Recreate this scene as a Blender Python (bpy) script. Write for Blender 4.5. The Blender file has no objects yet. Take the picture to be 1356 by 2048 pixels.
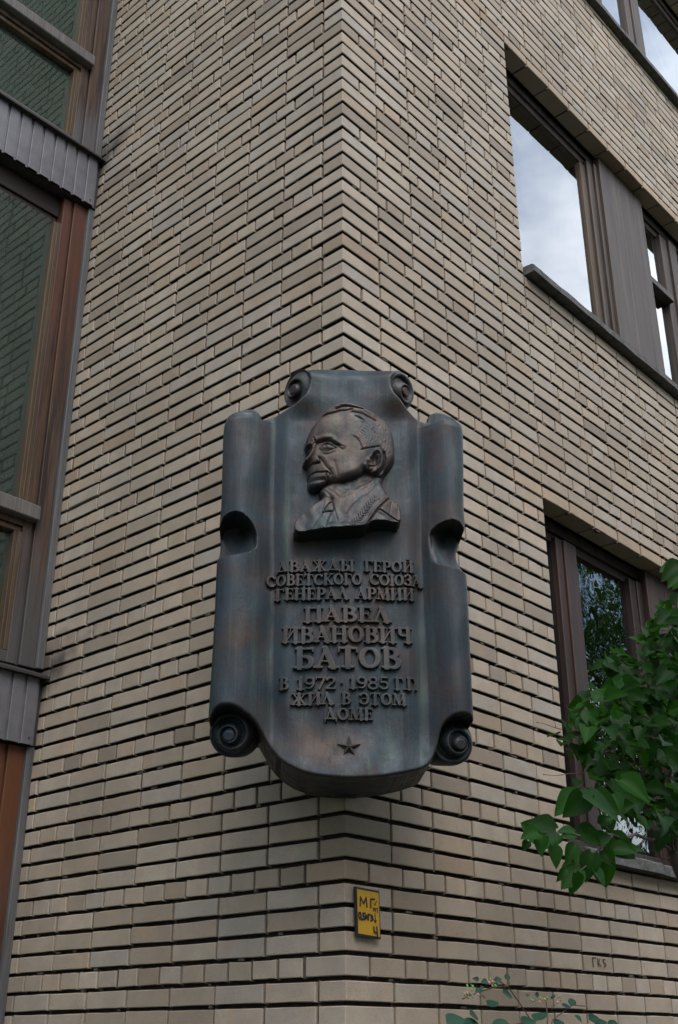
import bpy, math, random, time
import numpy as np
from mathutils import Vector, Matrix
T0 = time.time()
random.seed(7)
RNG = np.random.default_rng(11)
S = bpy.context.scene
COL = S.collection
PI = math.pi

# ------------------------------------------------------------------ camera
H = 0.078668                     # one course of brickwork
Z0 = 1.9                         # height of the bed joint called course 0
CAM = np.array([-3.1241, -2.7641, 1.6111])
YAW, PIT, ROLL, FPX = 0.7290, 0.4373, -0.0017, 2285.97
_fw = np.array([math.cos(YAW)*math.cos(PIT), math.sin(YAW)*math.cos(PIT), math.sin(PIT)])
_rt = np.array([math.sin(YAW), -math.cos(YAW), 0.0])
_up = np.cross(_rt, _fw)
_r2 = _rt*math.cos(ROLL)+_up*math.sin(ROLL)
_u2 = -_rt*math.sin(ROLL)+_up*math.cos(ROLL)
cd = bpy.data.cameras.new('camera')
cam = bpy.data.objects.new('camera', cd)
COL.objects.link(cam)
cam.matrix_world = Matrix(((_r2[0], _u2[0], -_fw[0], CAM[0]), (_r2[1], _u2[1], -_fw[1], CAM[1]),
                           (_r2[2], _u2[2], -_fw[2], CAM[2]), (0, 0, 0, 1)))
cd.sensor_fit = 'VERTICAL'
cd.sensor_height = 24
cd.lens = 24*FPX/2048
cd.clip_start = 0.05
cd.clip_end = 2000
S.camera = cam
S.view_settings.view_transform = 'Standard'
S.view_settings.look = 'None'
S.view_settings.gamma = 1
S.view_settings.use_curve_mapping = False
S.view_settings.exposure = 1.08

# ------------------------------------------------------------------ world and sun
SUN_EL, SUN_AZ = math.radians(50), math.radians(-122)      # azimuth measured from +X towards +Y
W = bpy.data.worlds.new('World')
S.world = W
W.use_nodes = True
nt = W.node_tree
nt.nodes.clear()
wo = nt.nodes.new('ShaderNodeOutputWorld')
bg = nt.nodes.new('ShaderNodeBackground')
sky = nt.nodes.new('ShaderNodeTexSky')
sky.sky_type = 'NISHITA'
sky.sun_disc = False
sky.sun_elevation = SUN_EL
sky.sun_rotation = math.radians(90)-SUN_AZ
sky.air_density = 1.2
sky.dust_density = 2.0
tc = nt.nodes.new('ShaderNodeTexCoord')
mp = nt.nodes.new('ShaderNodeMapping')
mp.inputs['Scale'].default_value = (1, 1, 2.2)
mp.inputs['Location'].default_value = (1.3, 0.2, 0.6)
cn = nt.nodes.new('ShaderNodeTexNoise')
cn.inputs['Scale'].default_value = 2.1
cn.inputs['Detail'].default_value = 6
cn.inputs['Roughness'].default_value = 0.55
cr = nt.nodes.new('ShaderNodeValToRGB')
cr.color_ramp.elements[0].position = 0.40
cr.color_ramp.elements[1].position = 0.62
mx = nt.nodes.new('ShaderNodeMix')
mx.data_type = 'RGBA'
mx.inputs['B'].default_value = (8.6, 8.9, 9.4, 1)
nt.links.new(tc.outputs['Generated'], mp.inputs['Vector'])
nt.links.new(mp.outputs['Vector'], cn.inputs['Vector'])
nt.links.new(cn.outputs['Fac'], cr.inputs['Fac'])
nt.links.new(cr.outputs['Color'], mx.inputs['Factor'])
nt.links.new(sky.outputs['Color'], mx.inputs['A'])
nt.links.new(mx.outputs['Result'], bg.inputs['Color'])
bg.inputs['Strength'].default_value = 0.13
nt.links.new(bg.outputs['Background'], wo.inputs['Surface'])
sl = bpy.data.lights.new('sun', 'SUN')
sl.energy = 0.7
sl.angle = math.radians(35)
sl.color = (1.0, 0.97, 0.93)
so = bpy.data.objects.new('sun', sl)
COL.objects.link(so)
sd = Vector((math.cos(SUN_AZ)*math.cos(SUN_EL), math.sin(SUN_AZ)*math.cos(SUN_EL), math.sin(SUN_EL)))
so.rotation_euler = sd.to_track_quat('Z', 'Y').to_euler()
so.location = (-5, -9, 14)

# ------------------------------------------------------------------ measuring helpers (pinhole of the photograph)
def project(X):
    X = np.asarray(X, float)
    d = X-CAM
    z = d@_fw
    return np.stack([678+FPX*(d@_r2)/z, 1024-FPX*(d@_u2)/z], -1)

# ------------------------------------------------------------------ object helpers
def tag(o, label=None, cat=None, group=None, kind=None):
    if label: o['label'] = label
    if cat: o['category'] = cat
    if group: o['group'] = group
    if kind: o['kind'] = kind
    return o

def link(o, parent=None):
    COL.objects.link(o)
    if parent is not None: o.parent = parent
    return o

def empty(name, loc=(0, 0, 0), rz=0.0):
    o = bpy.data.objects.new(name, None)
    o.location = loc
    o.rotation_euler = (0, 0, rz)
    o.empty_display_size = 0.1
    COL.objects.link(o)
    return o

def mesh_np(name, verts, faces, mat, smooth=False, attr=None):
    """verts (N,3); faces list of index tuples or (M,4) array"""
    me = bpy.data.meshes.new(name)
    if isinstance(faces, np.ndarray):
        n = len(faces); k = faces.shape[1]
        me.vertices.add(len(verts)); me.vertices.foreach_set('co', np.asarray(verts, np.float32).ravel())
        me.loops.add(n*k); me.loops.foreach_set('vertex_index', faces.astype(np.int32).ravel())
        me.polygons.add(n); me.polygons.foreach_set('loop_start', np.arange(0, n*k, k, dtype=np.int32))
        try: me.polygons.foreach_set('loop_total', np.full(n, k, dtype=np.int32))
        except Exception: pass
        me.update(calc_edges=True)
    else:
        me.from_pydata([tuple(map(float, v)) for v in verts], [], faces)
        me.update()
    if smooth:
        me.polygons.foreach_set('use_smooth', np.ones(len(me.polygons), bool))
    if attr is not None:
        a = me.color_attributes.new('tint', 'FLOAT_COLOR', 'POINT')
        a.data.foreach_set('color', np.asarray(attr, np.float32).ravel())
    if mat is not None: me.materials.append(mat)
    return me

class MB:
    """collects simple shapes into one mesh"""
    def __init__(s): s.v = []; s.f = []
    def add(s, vs, fs):
        b = len(s.v)
        s.v += [tuple(v) for v in vs]
        s.f += [tuple(b+i for i in f) for f in fs]
    def box(s, a, b, c=0.0):
        """box between corners, every edge chamfered by c"""
        x0, y0, z0 = [min(a[i], b[i]) for i in range(3)]
        x1, y1, z1 = [max(a[i], b[i]) for i in range(3)]
        if c <= 0:
            s.add([(x0, y0, z0), (x1, y0, z0), (x1, y1, z0), (x0, y1, z0), (x0, y0, z1), (x1, y0, z1), (x1, y1, z1), (x0, y1, z1)],
                  [(0, 3, 2, 1), (4, 5, 6, 7), (0, 1, 5, 4), (1, 2, 6, 5), (2, 3, 7, 6), (3, 0, 4, 7)])
            return
        lo = (x0, y0, z0); hi = (x1, y1, z1)
        vs = []; idx = {}
        for cx in (0, 1):
            for cy in (0, 1):
                for cz in (0, 1):
                    for ax in range(3):
                        p = []
                        for i, cc in enumerate((cx, cy, cz)):
                            e = (lo, hi)[cc][i]
                            p.append(e if i == ax else e+(c if cc == 0 else -c))
                        idx[(cx, cy, cz, ax)] = len(vs)
                        vs.append(p)
        fs = []
        def q(keys):
            ids = [idx[k] for k in keys]
            P = [Vector(vs[i]) for i in ids]
            n = (P[1]-P[0]).cross(P[2]-P[0])
            m = Vector([(lo[i]+hi[i])/2 for i in range(3)])
            cen = sum(P, Vector())/len(P)
            if n.dot(cen-m) < 0: ids = ids[::-1]
            fs.append(tuple(ids))
        for ax in range(3):
            o = [i for i in range(3) if i != ax]
            for sd_ in (0, 1):
                keys = []
                for a_, b_ in ((0, 0), (1, 0), (1, 1), (0, 1)):
                    k = [0, 0, 0]; k[ax] = sd_; k[o[0]] = a_; k[o[1]] = b_
                    keys.append((*k, ax))
                q(keys)
        for ax in range(3):
            o = [i for i in range(3) if i != ax]
            for a_ in (0, 1):
                for b_ in (0, 1):
                    k0 = [0, 0, 0]; k0[o[0]] = a_; k0[o[1]] = b_
                    k1 = list(k0); k1[ax] = 1
                    q([(*k0, o[0]), (*k1, o[0]), (*k1, o[1]), (*k0, o[1])])
        for k in [(a_, b_, c_) for a_ in (0, 1) for b_ in (0, 1) for c_ in (0, 1)]:
            q([(*k, 0), (*k, 1), (*k, 2)])
        s.add(vs, fs)
    def tube(s, pts, rad, n=8, cap=True):
        pts = [Vector(p) for p in pts]
        if not hasattr(rad, '__len__'): rad = [rad]*len(pts)
        ref = Vector((0.3, 0.2, 1)).normalized()
        vs = []; fs = []
        for i, p in enumerate(pts):
            t = (pts[min(i+1, len(pts)-1)]-pts[max(i-1, 0)]).normalized()
            a = t.cross(ref)
            if a.length < 0.05: a = t.cross(Vector((1, 0, 0)))
            a.normalize(); b = t.cross(a)
            for k in range(n):
                an = 2*PI*k/n
                vs.append(p+(a*math.cos(an)+b*math.sin(an))*rad[i])
        for i in range(len(pts)-1):
            for k in range(n):
                fs.append((i*n+k, i*n+(k+1) % n, (i+1)*n+(k+1) % n, (i+1)*n+k))
        if cap:
            fs.append(tuple(range(n))[::-1]); fs.append(tuple((len(pts)-1)*n+k for k in range(n)))
        s.add(vs, fs)
    def build(s, name, mat, parent=None, smooth=False):
        me = mesh_np(name, s.v, s.f, mat, smooth)
        return link(bpy.data.objects.new(name, me), parent)

# ------------------------------------------------------------------ materials
class NT:
    def __init__(s, name):
        s.m = bpy.data.materials.new(name)
        s.m.use_nodes = True
        s.t = s.m.node_tree
        s.b = s.t.nodes['Principled BSDF']
        s.out = s.t.nodes['Material Output']
    def n(s, typ, **kw):
        x = s.t.nodes.new(typ)
        for k, v in kw.items(): setattr(x, k, v)
        return x
    def l(s, a, b): s.t.links.new(a, b)
    def pos(s, scale=(1, 1, 1), obj=False):
        if obj:
            g = s.n('ShaderNodeTexCoord').outputs['Object']
        else:
            g = s.n('ShaderNodeNewGeometry').outputs['Position']
        m = s.n('ShaderNodeMapping')
        m.inputs['Scale'].default_value = scale
        s.l(g, m.inputs['Vector'])
        return m.outputs['Vector']
    def noise(s, vec, scale, detail=4, rough=0.55, dist=0.0, col=False):
        x = s.n('ShaderNodeTexNoise')
        x.inputs['Scale'].default_value = scale
        x.inputs['Detail'].default_value = detail
        x.inputs['Roughness'].default_value = rough
        x.inputs['Distortion'].default_value = dist
        s.l(vec, x.inputs['Vector'])
        return x.outputs['Color' if col else 'Fac']
    def ramp(s, fac, stops):
        x = s.n('ShaderNodeValToRGB')
        e = x.color_ramp.elements
        while len(e) < len(stops): e.new(0.5)
        for i, (p, c) in enumerate(stops):
            e[i].position = p
            e[i].color = (*c, 1) if hasattr(c, '__len__') else (c, c, c, 1)
        s.l(fac, x.inputs['Fac'])
        return x.outputs['Color']
    def mix(s, fac, a, b, mode='MIX'):
        x = s.n('ShaderNodeMix', data_type='RGBA', blend_type=mode)
        for i, v in (('Factor', fac), ('A', a), ('B', b)):
            if hasattr(v, 'links'): s.l(v, x.inputs[i])
            elif hasattr(v, '__len__'): x.inputs[i].default_value = (*v, 1)
            else: x.inputs[i].default_value = v
        return x.outputs['Result']
    def math(s, op, a, b=0.0, c=None, clamp=False):
        x = s.n('ShaderNodeMath', operation=op, use_clamp=clamp)
        for i, v in enumerate((a, b, c)):
            if v is None: continue
            if hasattr(v, 'links'): s.l(v, x.inputs[i])
            else: x.inputs[i].default_value = v
        return x.outputs[0]
    def bump(s, h, strength, dist):
        x = s.n('ShaderNodeBump')
        x.inputs['Strength'].default_value = strength
        x.inputs['Distance'].default_value = dist
        s.l(h, x.inputs['Height'])
        s.l(x.outputs['Normal'], s.b.inputs['Normal'])
        return x
    def set(s, **kw):
        for k, v in kw.items():
            k = k.replace('_', ' ')
            if hasattr(v, 'links'): s.l(v, s.b.inputs[k])
            elif hasattr(v, '__len__') and len(v) == 3: s.b.inputs[k].default_value = (*v, 1)
            else: s.b.inputs[k].default_value = v
        return s

def mat_brick(name, use_obj):
    q = NT(name)
    if use_obj:
        oi = q.n('ShaderNodeObjectInfo').outputs['Color']
    else:
        a = q.n('ShaderNodeAttribute', attribute_type='GEOMETRY', attribute_name='tint')
        oi = a.outputs['Color']
    sp = q.n('ShaderNodeSeparateColor'); q.l(oi, sp.inputs[0])
    r, g, b = sp.outputs[0], sp.outputs[1], sp.outputs[2]
    P = q.pos()
    off = q.n('ShaderNodeVectorMath', operation='MULTIPLY_ADD')
    cb = q.n('ShaderNodeCombineXYZ'); q.l(b, cb.inputs[0]); q.l(r, cb.inputs[1]); q.l(b, cb.inputs[2])
    q.l(cb.outputs[0], off.inputs[0]); off.inputs[1].default_value = (37, 53, 71); q.l(P, off.inputs[2])
    V = off.outputs[0]
    base = q.ramp(r, [(0.0, (0.245, 0.202, 0.160)), (0.12, (0.33, 0.272, 0.210)), (0.35, (0.39, 0.327, 0.252)), (0.55, (0.43, 0.361, 0.280)),
                      (0.72, (0.375, 0.335, 0.290)), (0.88, (0.47, 0.401, 0.320)), (1.0, (0.43, 0.345, 0.272))])
    base = q.mix(g, base, (0.37, 0.245, 0.14))
    # slow mottling inside each brick, drag marks of the extrusion, pores
    mot = q.noise(V, 11, 5, 0.6)
    base = q.mix(q.math('MULTIPLY', q.ramp(mot, [(0.3, 0.0), (0.72, 1.0)]), 0.42), base, (0.235, 0.20, 0.16))
    warm = q.noise(V, 6.5, 3, 0.5)
    base = q.mix(q.math('MULTIPLY', q.ramp(warm, [(0.56, 0.0), (0.78, 1.0)]), 0.4), base, (0.42, 0.27, 0.15))
    dirt = q.noise(P, 1.15, 6, 0.62)
    base = q.mix(q.math('MULTIPLY', q.ramp(dirt, [(0.42, 0.0), (0.72, 1.0)]), 0.42), base, (0.17, 0.15, 0.125))
    fine = q.noise(V, 420, 2, 0.7)
    base = q.mix(0.5, base, q.ramp(fine, [(0.25, 0.62), (0.75, 1.3)]), 'MULTIPLY')
    vo = q.n('ShaderNodeTexVoronoi', feature='F1'); vo.inputs['Scale'].default_value = 130; q.l(V, vo.inputs['Vector'])
    dots = q.ramp(vo.outputs['Distance'], [(0.10, 1.0), (0.24, 0.0)])
    gate = q.ramp(q.math('ADD', q.noise(V, 7.0, 3, 0.7), q.math('MULTIPLY', q.ramp(b, [(0.72, 0.0), (0.8, 1.0)]), 0.22)), [(0.50, 0.0), (0.64, 1.0)])
    base = q.mix(q.math('MULTIPLY', q.math('MULTIPLY', dots, gate), 0.75), base, (0.085, 0.07, 0.06))
    # soot where the sheet metal sills drain on to the flank wall
    geo = q.n('ShaderNodeSeparateXYZ'); q.l(P, geo.inputs[0])
    for zc in (6.57, 3.27):
        away = q.math('SUBTRACT', 2.05, geo.outputs[1])
        dz = q.math('DIVIDE', q.math('ABSOLUTE', q.math('SUBTRACT', q.math('SUBTRACT', geo.outputs[2], zc), q.math('MULTIPLY', away, 0.40))), 0.38)
        dy = q.math('DIVIDE', q.math('ABSOLUTE', away), 0.72)
        dx = q.math('MULTIPLY', q.math('ABSOLUTE', geo.outputs[0]), 8.0)
        rr = q.math('ADD', q.math('ADD', dz, dy), dx)
        rr = q.math('ADD', rr, q.math('MULTIPLY', q.noise(P, 9, 4), 0.7))
        st = q.ramp(rr, [(0.6, 1.0), (1.85, 0.0)])
        base = q.mix(q.math('MULTIPLY', st, 0.88), base, (0.055, 0.05, 0.048))
    # greenish stain under the memorial tablet, darkened to paint in the shade there
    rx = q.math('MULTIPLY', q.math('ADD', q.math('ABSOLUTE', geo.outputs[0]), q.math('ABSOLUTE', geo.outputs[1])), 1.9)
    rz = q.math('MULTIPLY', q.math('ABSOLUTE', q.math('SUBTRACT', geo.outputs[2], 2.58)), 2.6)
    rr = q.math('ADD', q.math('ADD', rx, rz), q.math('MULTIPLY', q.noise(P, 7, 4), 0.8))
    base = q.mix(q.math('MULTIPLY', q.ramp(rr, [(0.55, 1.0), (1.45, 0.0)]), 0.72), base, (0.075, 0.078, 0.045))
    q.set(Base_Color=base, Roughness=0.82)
    q.b.inputs['Specular IOR Level'].default_value = 0.35
    drag = q.noise(q.pos((260, 260, 14)), 1.0, 2, 0.5)
    hh = q.math('ADD', q.math('MULTIPLY', mot, 1.3), q.math('MULTIPLY', fine, 0.30))
    hh = q.math('ADD', hh, q.math('MULTIPLY', drag, 0.16))
    hh = q.math('SUBTRACT', hh, q.math('MULTIPLY', q.math('MULTIPLY', dots, gate), 0.5))
    q.bump(hh, 0.55, 0.004)
    return q.m

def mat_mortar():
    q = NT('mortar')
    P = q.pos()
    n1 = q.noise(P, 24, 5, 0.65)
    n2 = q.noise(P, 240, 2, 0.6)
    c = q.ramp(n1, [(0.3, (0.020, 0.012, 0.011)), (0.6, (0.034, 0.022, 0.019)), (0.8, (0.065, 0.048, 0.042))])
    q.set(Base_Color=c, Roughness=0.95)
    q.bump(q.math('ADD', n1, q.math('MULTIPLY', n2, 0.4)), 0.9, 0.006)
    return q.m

def mat_mortar_light():
    q = NT('mortar_light')
    P = q.pos()
    n1 = q.noise(P, 30, 5, 0.65)
    c = q.ramp(n1, [(0.3, (0.045, 0.034, 0.028)), (0.7, (0.13, 0.108, 0.088))])
    q.set(Base_Color=c, Roughness=0.95)
    q.bump(n1, 0.9, 0.008)
    return q.m

def mat_bronze(name, rub=0.0, foot=None):
    q = NT(name)
    P = q.pos()
    big = q.noise(P, 4.6, 5, 0.62, 0.3)
    strk = q.noise(q.pos((26, 26, 1.3)), 1.0, 5, 0.66)
    strk2 = q.noise(q.pos((95, 95, 2.4)), 1.0, 4, 0.7)
    c = q.ramp(big, [(0.28, (0.011, 0.022, 0.030)), (0.44, (0.018, 0.029, 0.037)), (0.55, (0.031, 0.026, 0.029)), (0.72, (0.056, 0.038, 0.028))])
    blue = q.noise(P, 7.5, 4, 0.6)
    c = q.mix(q.math('MULTIPLY', q.ramp(blue, [(0.47, 0.0), (0.7, 1.0)]), 0.7), c, (0.016, 0.036, 0.050))
    c = q.mix(q.math('MULTIPLY', q.ramp(strk, [(0.54, 0.0), (0.74, 1.0)]), 0.75), c, (0.040, 0.070, 0.052))
    c = q.mix(q.math('MULTIPLY', q.ramp(strk2, [(0.58, 0.0), (0.76, 1.0)]), 0.6), c, (0.052, 0.072, 0.066))
    c = q.mix(q.math('MULTIPLY', q.ramp(strk, [(0.28, 1.0), (0.45, 0.0)]), 0.75), c, (0.009, 0.009, 0.011))
    # rubbed high spots: the cast edges show the metal
    pt = q.n('ShaderNodeNewGeometry').outputs['Pointiness']
    hi = q.ramp(pt, [(0.505, 0.0), (0.56, 1.0)])
    c = q.mix(q.math('MULTIPLY', hi, 0.35), c, (0.085, 0.072, 0.062))
    if rub > 0:
        rb = q.ramp(q.noise(P, 15, 4, 0.6), [(0.36, 0.0), (0.62, 1.0)])
        if foot:    # the head is rubbed bright, the coat below it keeps its green
            sz_ = q.n('ShaderNodeSeparateXYZ'); q.l(P, sz_.inputs[0])
            hz = q.math('ADD', sz_.outputs[2], q.math('MULTIPLY', q.noise(P, 12, 3), 0.10))
            rb = q.math('MULTIPLY', rb, q.ramp(q.math('SUBTRACT', hz, foot-0.5), [(0.44, 0.15), (0.56, 1.0)]))
        c = q.mix(q.math('MULTIPLY', rb, rub), c, (0.135, 0.088, 0.060))
    c = q.mix(0.55, c, q.ramp(q.noise(P, 160, 3, 0.7), [(0.3, 0.72), (0.7, 1.25)]), 'MULTIPLY')
    q.set(Base_Color=c, Metallic=0.35)
    q.set(Roughness=q.ramp(q.noise(P, 22, 4, 0.6), [(0.3, 0.42), (0.7, 0.62)]))
    hh = q.math('ADD', q.math('MULTIPLY', q.noise(P, 60, 4, 0.6), 0.7), q.math('MULTIPLY', q.noise(P, 260, 2, 0.6), 0.35))
    hh = q.math('ADD', hh, q.math('MULTIPLY', strk2, 0.5))
    q.bump(hh, 0.42, 0.003)
    return q.m

def mat_wood(name, stops, orange=None, grey=(0.15, 0.145, 0.145), grey_amt=0.5, zl=None):
    """painted / varnished timber with vertical or horizontal grain; zl = heights of the exposed, bleached foot of each frame"""
    q = NT(name)
    P = q.pos((30, 30, 0.9))
    g = q.noise(P, 1.0, 6, 0.68, 0.5)
    c = q.ramp(g, stops)
    g2 = q.noise(q.pos((120, 120, 2.2)), 1.0, 5, 0.7)
    c = q.mix(0.8, c, q.ramp(g2, [(0.3, 0.45), (0.7, 1.45)]), 'MULTIPLY')
    w = q.noise(q.pos((9, 9, 1.6)), 1.0, 5, 0.6)
    c = q.mix(q.math('MULTIPLY', q.ramp(w, [(0.5, 0.0), (0.72, 1.0)]), grey_amt), c, grey)
    if zl:
        sx = q.n('ShaderNodeSeparateXYZ'); q.l(q.pos(), sx.inputs[0])
        for z0, ln, colr in zl:
            t = q.math('DIVIDE', q.math('SUBTRACT', sx.outputs[2], z0), ln)
            t = q.math('ADD', t, q.math('MULTIPLY', q.math('SUBTRACT', q.noise(q.pos((50, 50, 3)), 1.0, 4), 0.5), 1.5))
            up = q.math('GREATER_THAN', q.math('MULTIPLY', q.math('SUBTRACT', sx.outputs[2], z0), 1 if ln > 0 else -1), -0.01)
            m = q.math('MULTIPLY', q.ramp(t, [(0.35, 1.0), (1.0, 0.0)]), up)
            c = q.mix(q.math('MULTIPLY', m, 0.85), c, colr)
    q.set(Base_Color=c, Roughness=0.6)
    q.bump(q.math('ADD', g2, g), 0.5, 0.002)
    return q.m

def mat_simple(name, col, rough=0.6, metal=0.0, var=0.25, scale=30, bump=0.0, var2=None):
    q = NT(name)
    P = q.pos()
    n = q.noise(P, scale, 5, 0.6)
    c = q.ramp(n, [(0.25, tuple(x*(1-var) for x in col)), (0.75, tuple(x*(1+var) for x in col))])
    if var2:
        c = q.mix(q.ramp(q.noise(P, scale*0.2, 4, 0.6), [(0.45, 0.0), (0.7, 1.0)]), c, var2)
    q.set(Base_Color=c, Roughness=rough, Metallic=metal)
    if bump: q.bump(q.noise(P, scale*4, 4, 0.7), 0.8, bump)
    return q.m

def mat_glass(name, tint=(0.75, 0.85, 0.8), dust=0.0, dcol=(0.3, 0.3, 0.3), k=1.6, base=0.0, wave=0.0, wscale=3.0, gtint=(0.95, 0.98, 1.0)):
    """window pane: mirror-like reflection over a tinted see-through layer (two sheets of glass)"""
    q = NT(name)
    q.t.nodes.remove(q.b)
    gl = q.n('ShaderNodeBsdfGlossy'); gl.inputs['Roughness'].default_value = 0.006
    gl.inputs['Color'].default_value = (*gtint, 1)
    tr = q.n('ShaderNodeBsdfTransparent'); tr.inputs['Color'].default_value = (*tint, 1)
    fr = q.n('ShaderNodeFresnel'); fr.inputs['IOR'].default_value = k
    f = q.math('ADD', fr.outputs[0], base, clamp=True)
    ms = q.n('ShaderNodeMixShader')
    q.l(f, ms.inputs[0]); q.l(tr.outputs[0], ms.inputs[1]); q.l(gl.outputs[0], ms.inputs[2])
    last = ms.outputs[0]
    if dust:
        df = q.n('ShaderNodeBsdfDiffuse'); df.inputs['Color'].default_value = (*dcol, 1)
        m2 = q.n('ShaderNodeMixShader')
        q.l(q.math('MULTIPLY', q.ramp(q.noise(q.pos((1, 1, .4)), 5, 4), [(0.2, 0.7), (0.8, 1.2)]), dust), m2.inputs[0])
        q.l(last, m2.inputs[1]); q.l(df.outputs[0], m2.inputs[2]); last = m2.outputs[0]
    q.l(last, q.out.inputs['Surface'])
    if wave:
        n = q.noise(q.pos((1, 1, 1)), wscale, 2, 0.4, 1.2)
        b = q.n('ShaderNodeBump'); b.inputs['Strength'].default_value = 1.0; b.inputs['Distance'].default_value = wave
        q.l(n, b.inputs['Height']); q.l(b.outputs[0], gl.inputs['Normal'])
    return q.m

def mat_leaf(name, c0, c1, rough=0.38, trans=0.35):
    q = NT(name)
    oi = q.n('ShaderNodeObjectInfo').outputs['Random']
    n = q.noise(q.pos(), 30, 4, 0.6)
    f = q.math('ADD', q.math('MULTIPLY', oi, 0.7), q.math('MULTIPLY', n, 0.4))
    c = q.ramp(f, [(0.1, c0), (0.9, c1)])
    # pale veins along the blade, from the leaf's own coordinates
    tcx = q.n('ShaderNodeTexCoord').outputs['Object']
    sx = q.n('ShaderNodeSeparateXYZ'); q.l(tcx, sx.inputs[0])
    ax = q.math('ABSOLUTE', sx.outputs[0])
    mid = q.ramp(ax, [(0.0, 1.0), (0.022, 0.0)])
    sv = q.math('PINGPONG', q.math('SUBTRACT', sx.outputs[1], q.math('MULTIPLY', ax, 0.9)), 0.075)
    side = q.ramp(sv, [(0.0, 1.0), (0.012, 0.0)])
    ve = q.math('MULTIPLY', q.math('ADD', mid, q.math('MULTIPLY', side, 0.5), clamp=True), 0.22)
    c = q.mix(ve, c, tuple(min(1, x*1.8+0.006) for x in c1))
    q.set(Base_Color=c, Roughness=rough)
    q.b.inputs['Specular IOR Level'].default_value = 0.2
    tl = q.n('ShaderNodeBsdfTranslucent'); q.l(q.mix(0.5, c, (0.045, 0.16, 0.012)), tl.inputs['Color'])
    ms = q.n('ShaderNodeMixShader'); ms.inputs[0].default_value = trans
    q.l(q.b.outputs[0], ms.inputs[1]); q.l(tl.outputs[0], ms.inputs[2]); q.l(ms.outputs[0], q.out.inputs['Surface'])
    return q.m

M = {}
M['brick'] = mat_brick('brick_face', True)
M['brickwork'] = mat_brick('brickwork_face', False)
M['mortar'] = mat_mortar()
M['mortar_light'] = mat_mortar_light()
M['bronze'] = mat_bronze('patinated_bronze')
M['bronze_rub'] = mat_bronze('patinated_bronze_rubbed', 0.26)
M['bronze_face'] = mat_bronze('patinated_bronze_portrait', 0.50, 3.46)
DK = [(0.25, (0.022, 0.012, 0.010)), (0.5, (0.050, 0.026, 0.020)), (0.7, (0.085, 0.048, 0.030)), (0.85, (0.12, 0.08, 0.05))]
M['wood_left'] = mat_wood('weathered_dark_varnish', [(0.3, (0.010, 0.005, 0.006)), (0.45, (0.024, 0.011, 0.008)), (0.56, (0.072, 0.038, 0.018)), (0.70, (0.020, 0.010, 0.010))],
                          grey_amt=0.25, zl=[(6.60, 0.42, (0.085, 0.082, 0.085)), (3.30, 0.75, (0.06, 0.058, 0.062)), (6.25, -1.5, (0.080, 0.024, 0.010)), (2.95, -1.6, (0.10, 0.032, 0.009))])
M['shaded_wood'] = mat_simple('shaded_head_timber', (0.018, 0.010, 0.008), 0.7)  # head rails coloured dark to carry the shade under the sheet metal
M['bead'] = mat_wood('honey_brown_glazing_bead', [(0.3, (0.035, 0.020, 0.009)), (0.6, (0.085, 0.048, 0.020)), (0.8, (0.055, 0.038, 0.024))], grey_amt=0.2)
M['strip'] = mat_wood('bare_grey_timber', [(0.3, (0.06, 0.06, 0.065)), (0.7, (0.12, 0.12, 0.122))], grey_amt=0.4)
M['transom'] = mat_wood('bleached_timber', [(0.3, (0.07, 0.062, 0.06)), (0.7, (0.15, 0.138, 0.13))], grey_amt=0.4)
M['wood_up'] = mat_wood('weathered_brown_boards', [(0.3, (0.020, 0.011, 0.007)), (0.5, (0.048, 0.031, 0.021)), (0.7, (0.088, 0.062, 0.043))], grey=(0.095, 0.080, 0.068), grey_amt=0.35)
M['wood_low'] = mat_wood('red_brown_timber', [(0.3, (0.007, 0.0035, 0.003)), (0.5, (0.020, 0.008, 0.0055)), (0.7, (0.055, 0.018, 0.009))], grey=(0.035, 0.013, 0.008), grey_amt=0.2)
M['concrete'] = mat_simple('pebbly_concrete', (0.11, 0.11, 0.105), 0.95, var=0.7, scale=120, bump=0.006, var2=(0.045, 0.05, 0.04))
M['metal'] = mat_simple('galvanised_sheet', (0.17, 0.17, 0.185), 0.5, 0.5, 0.18, 14)
M['flash'] = mat_simple('dark_sheet_metal', (0.035, 0.033, 0.033), 0.7, 0.3, 0.4, 20)
M['dark'] = mat_simple('room_dark', (0.05, 0.055, 0.055), 0.9)
M['glass_up'] = mat_glass('pane_sky', tint=(0.55, 0.6, 0.62), k=1.7, base=0.23, wave=0.0012, wscale=1.6)
M['glass_low'] = mat_glass('pane_wavy', tint=(0.5, 0.58, 0.55), k=1.9, base=0.06, wave=0.004, wscale=4.0)
M['glass_left'] = mat_glass('pane_green', tint=(0.72, 0.84, 0.78), dust=0.11, dcol=(0.22, 0.27, 0.25), k=1.75, base=0.04, wave=0.0008, wscale=2.0, gtint=(0.85, 1.0, 0.93))
M['curtain'] = mat_simple('pale_green_curtain', (0.27, 0.37, 0.33), 0.9, var=0.15, scale=8)
M['curtain_w'] = mat_simple('white_curtain', (0.62, 0.64, 0.66), 0.9, var=0.05, scale=8)
M['yellow'] = mat_simple('yellow_paint', (0.52, 0.29, 0.012), 0.5, var=0.12, scale=25, var2=(0.44, 0.25, 0.01))
M['black'] = mat_simple('black_paint', (0.012, 0.012, 0.013), 0.6)
M['leaf'] = mat_leaf('lilac_leaf', (0.003, 0.020, 0.002), (0.013, 0.068, 0.003), 0.56, 0.4)
M['leaf_b'] = mat_leaf('round_blue_green_leaf', (0.014, 0.050, 0.034), (0.026, 0.078, 0.048), 0.55, 0.2)
M['bark'] = mat_simple('grey_brown_bark', (0.065, 0.05, 0.04), 0.9, var=0.4, scale=40, bump=0.003)
M['twig'] = mat_simple('red_brown_twig', (0.10, 0.045, 0.03), 0.7, var=0.3, scale=40)
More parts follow.
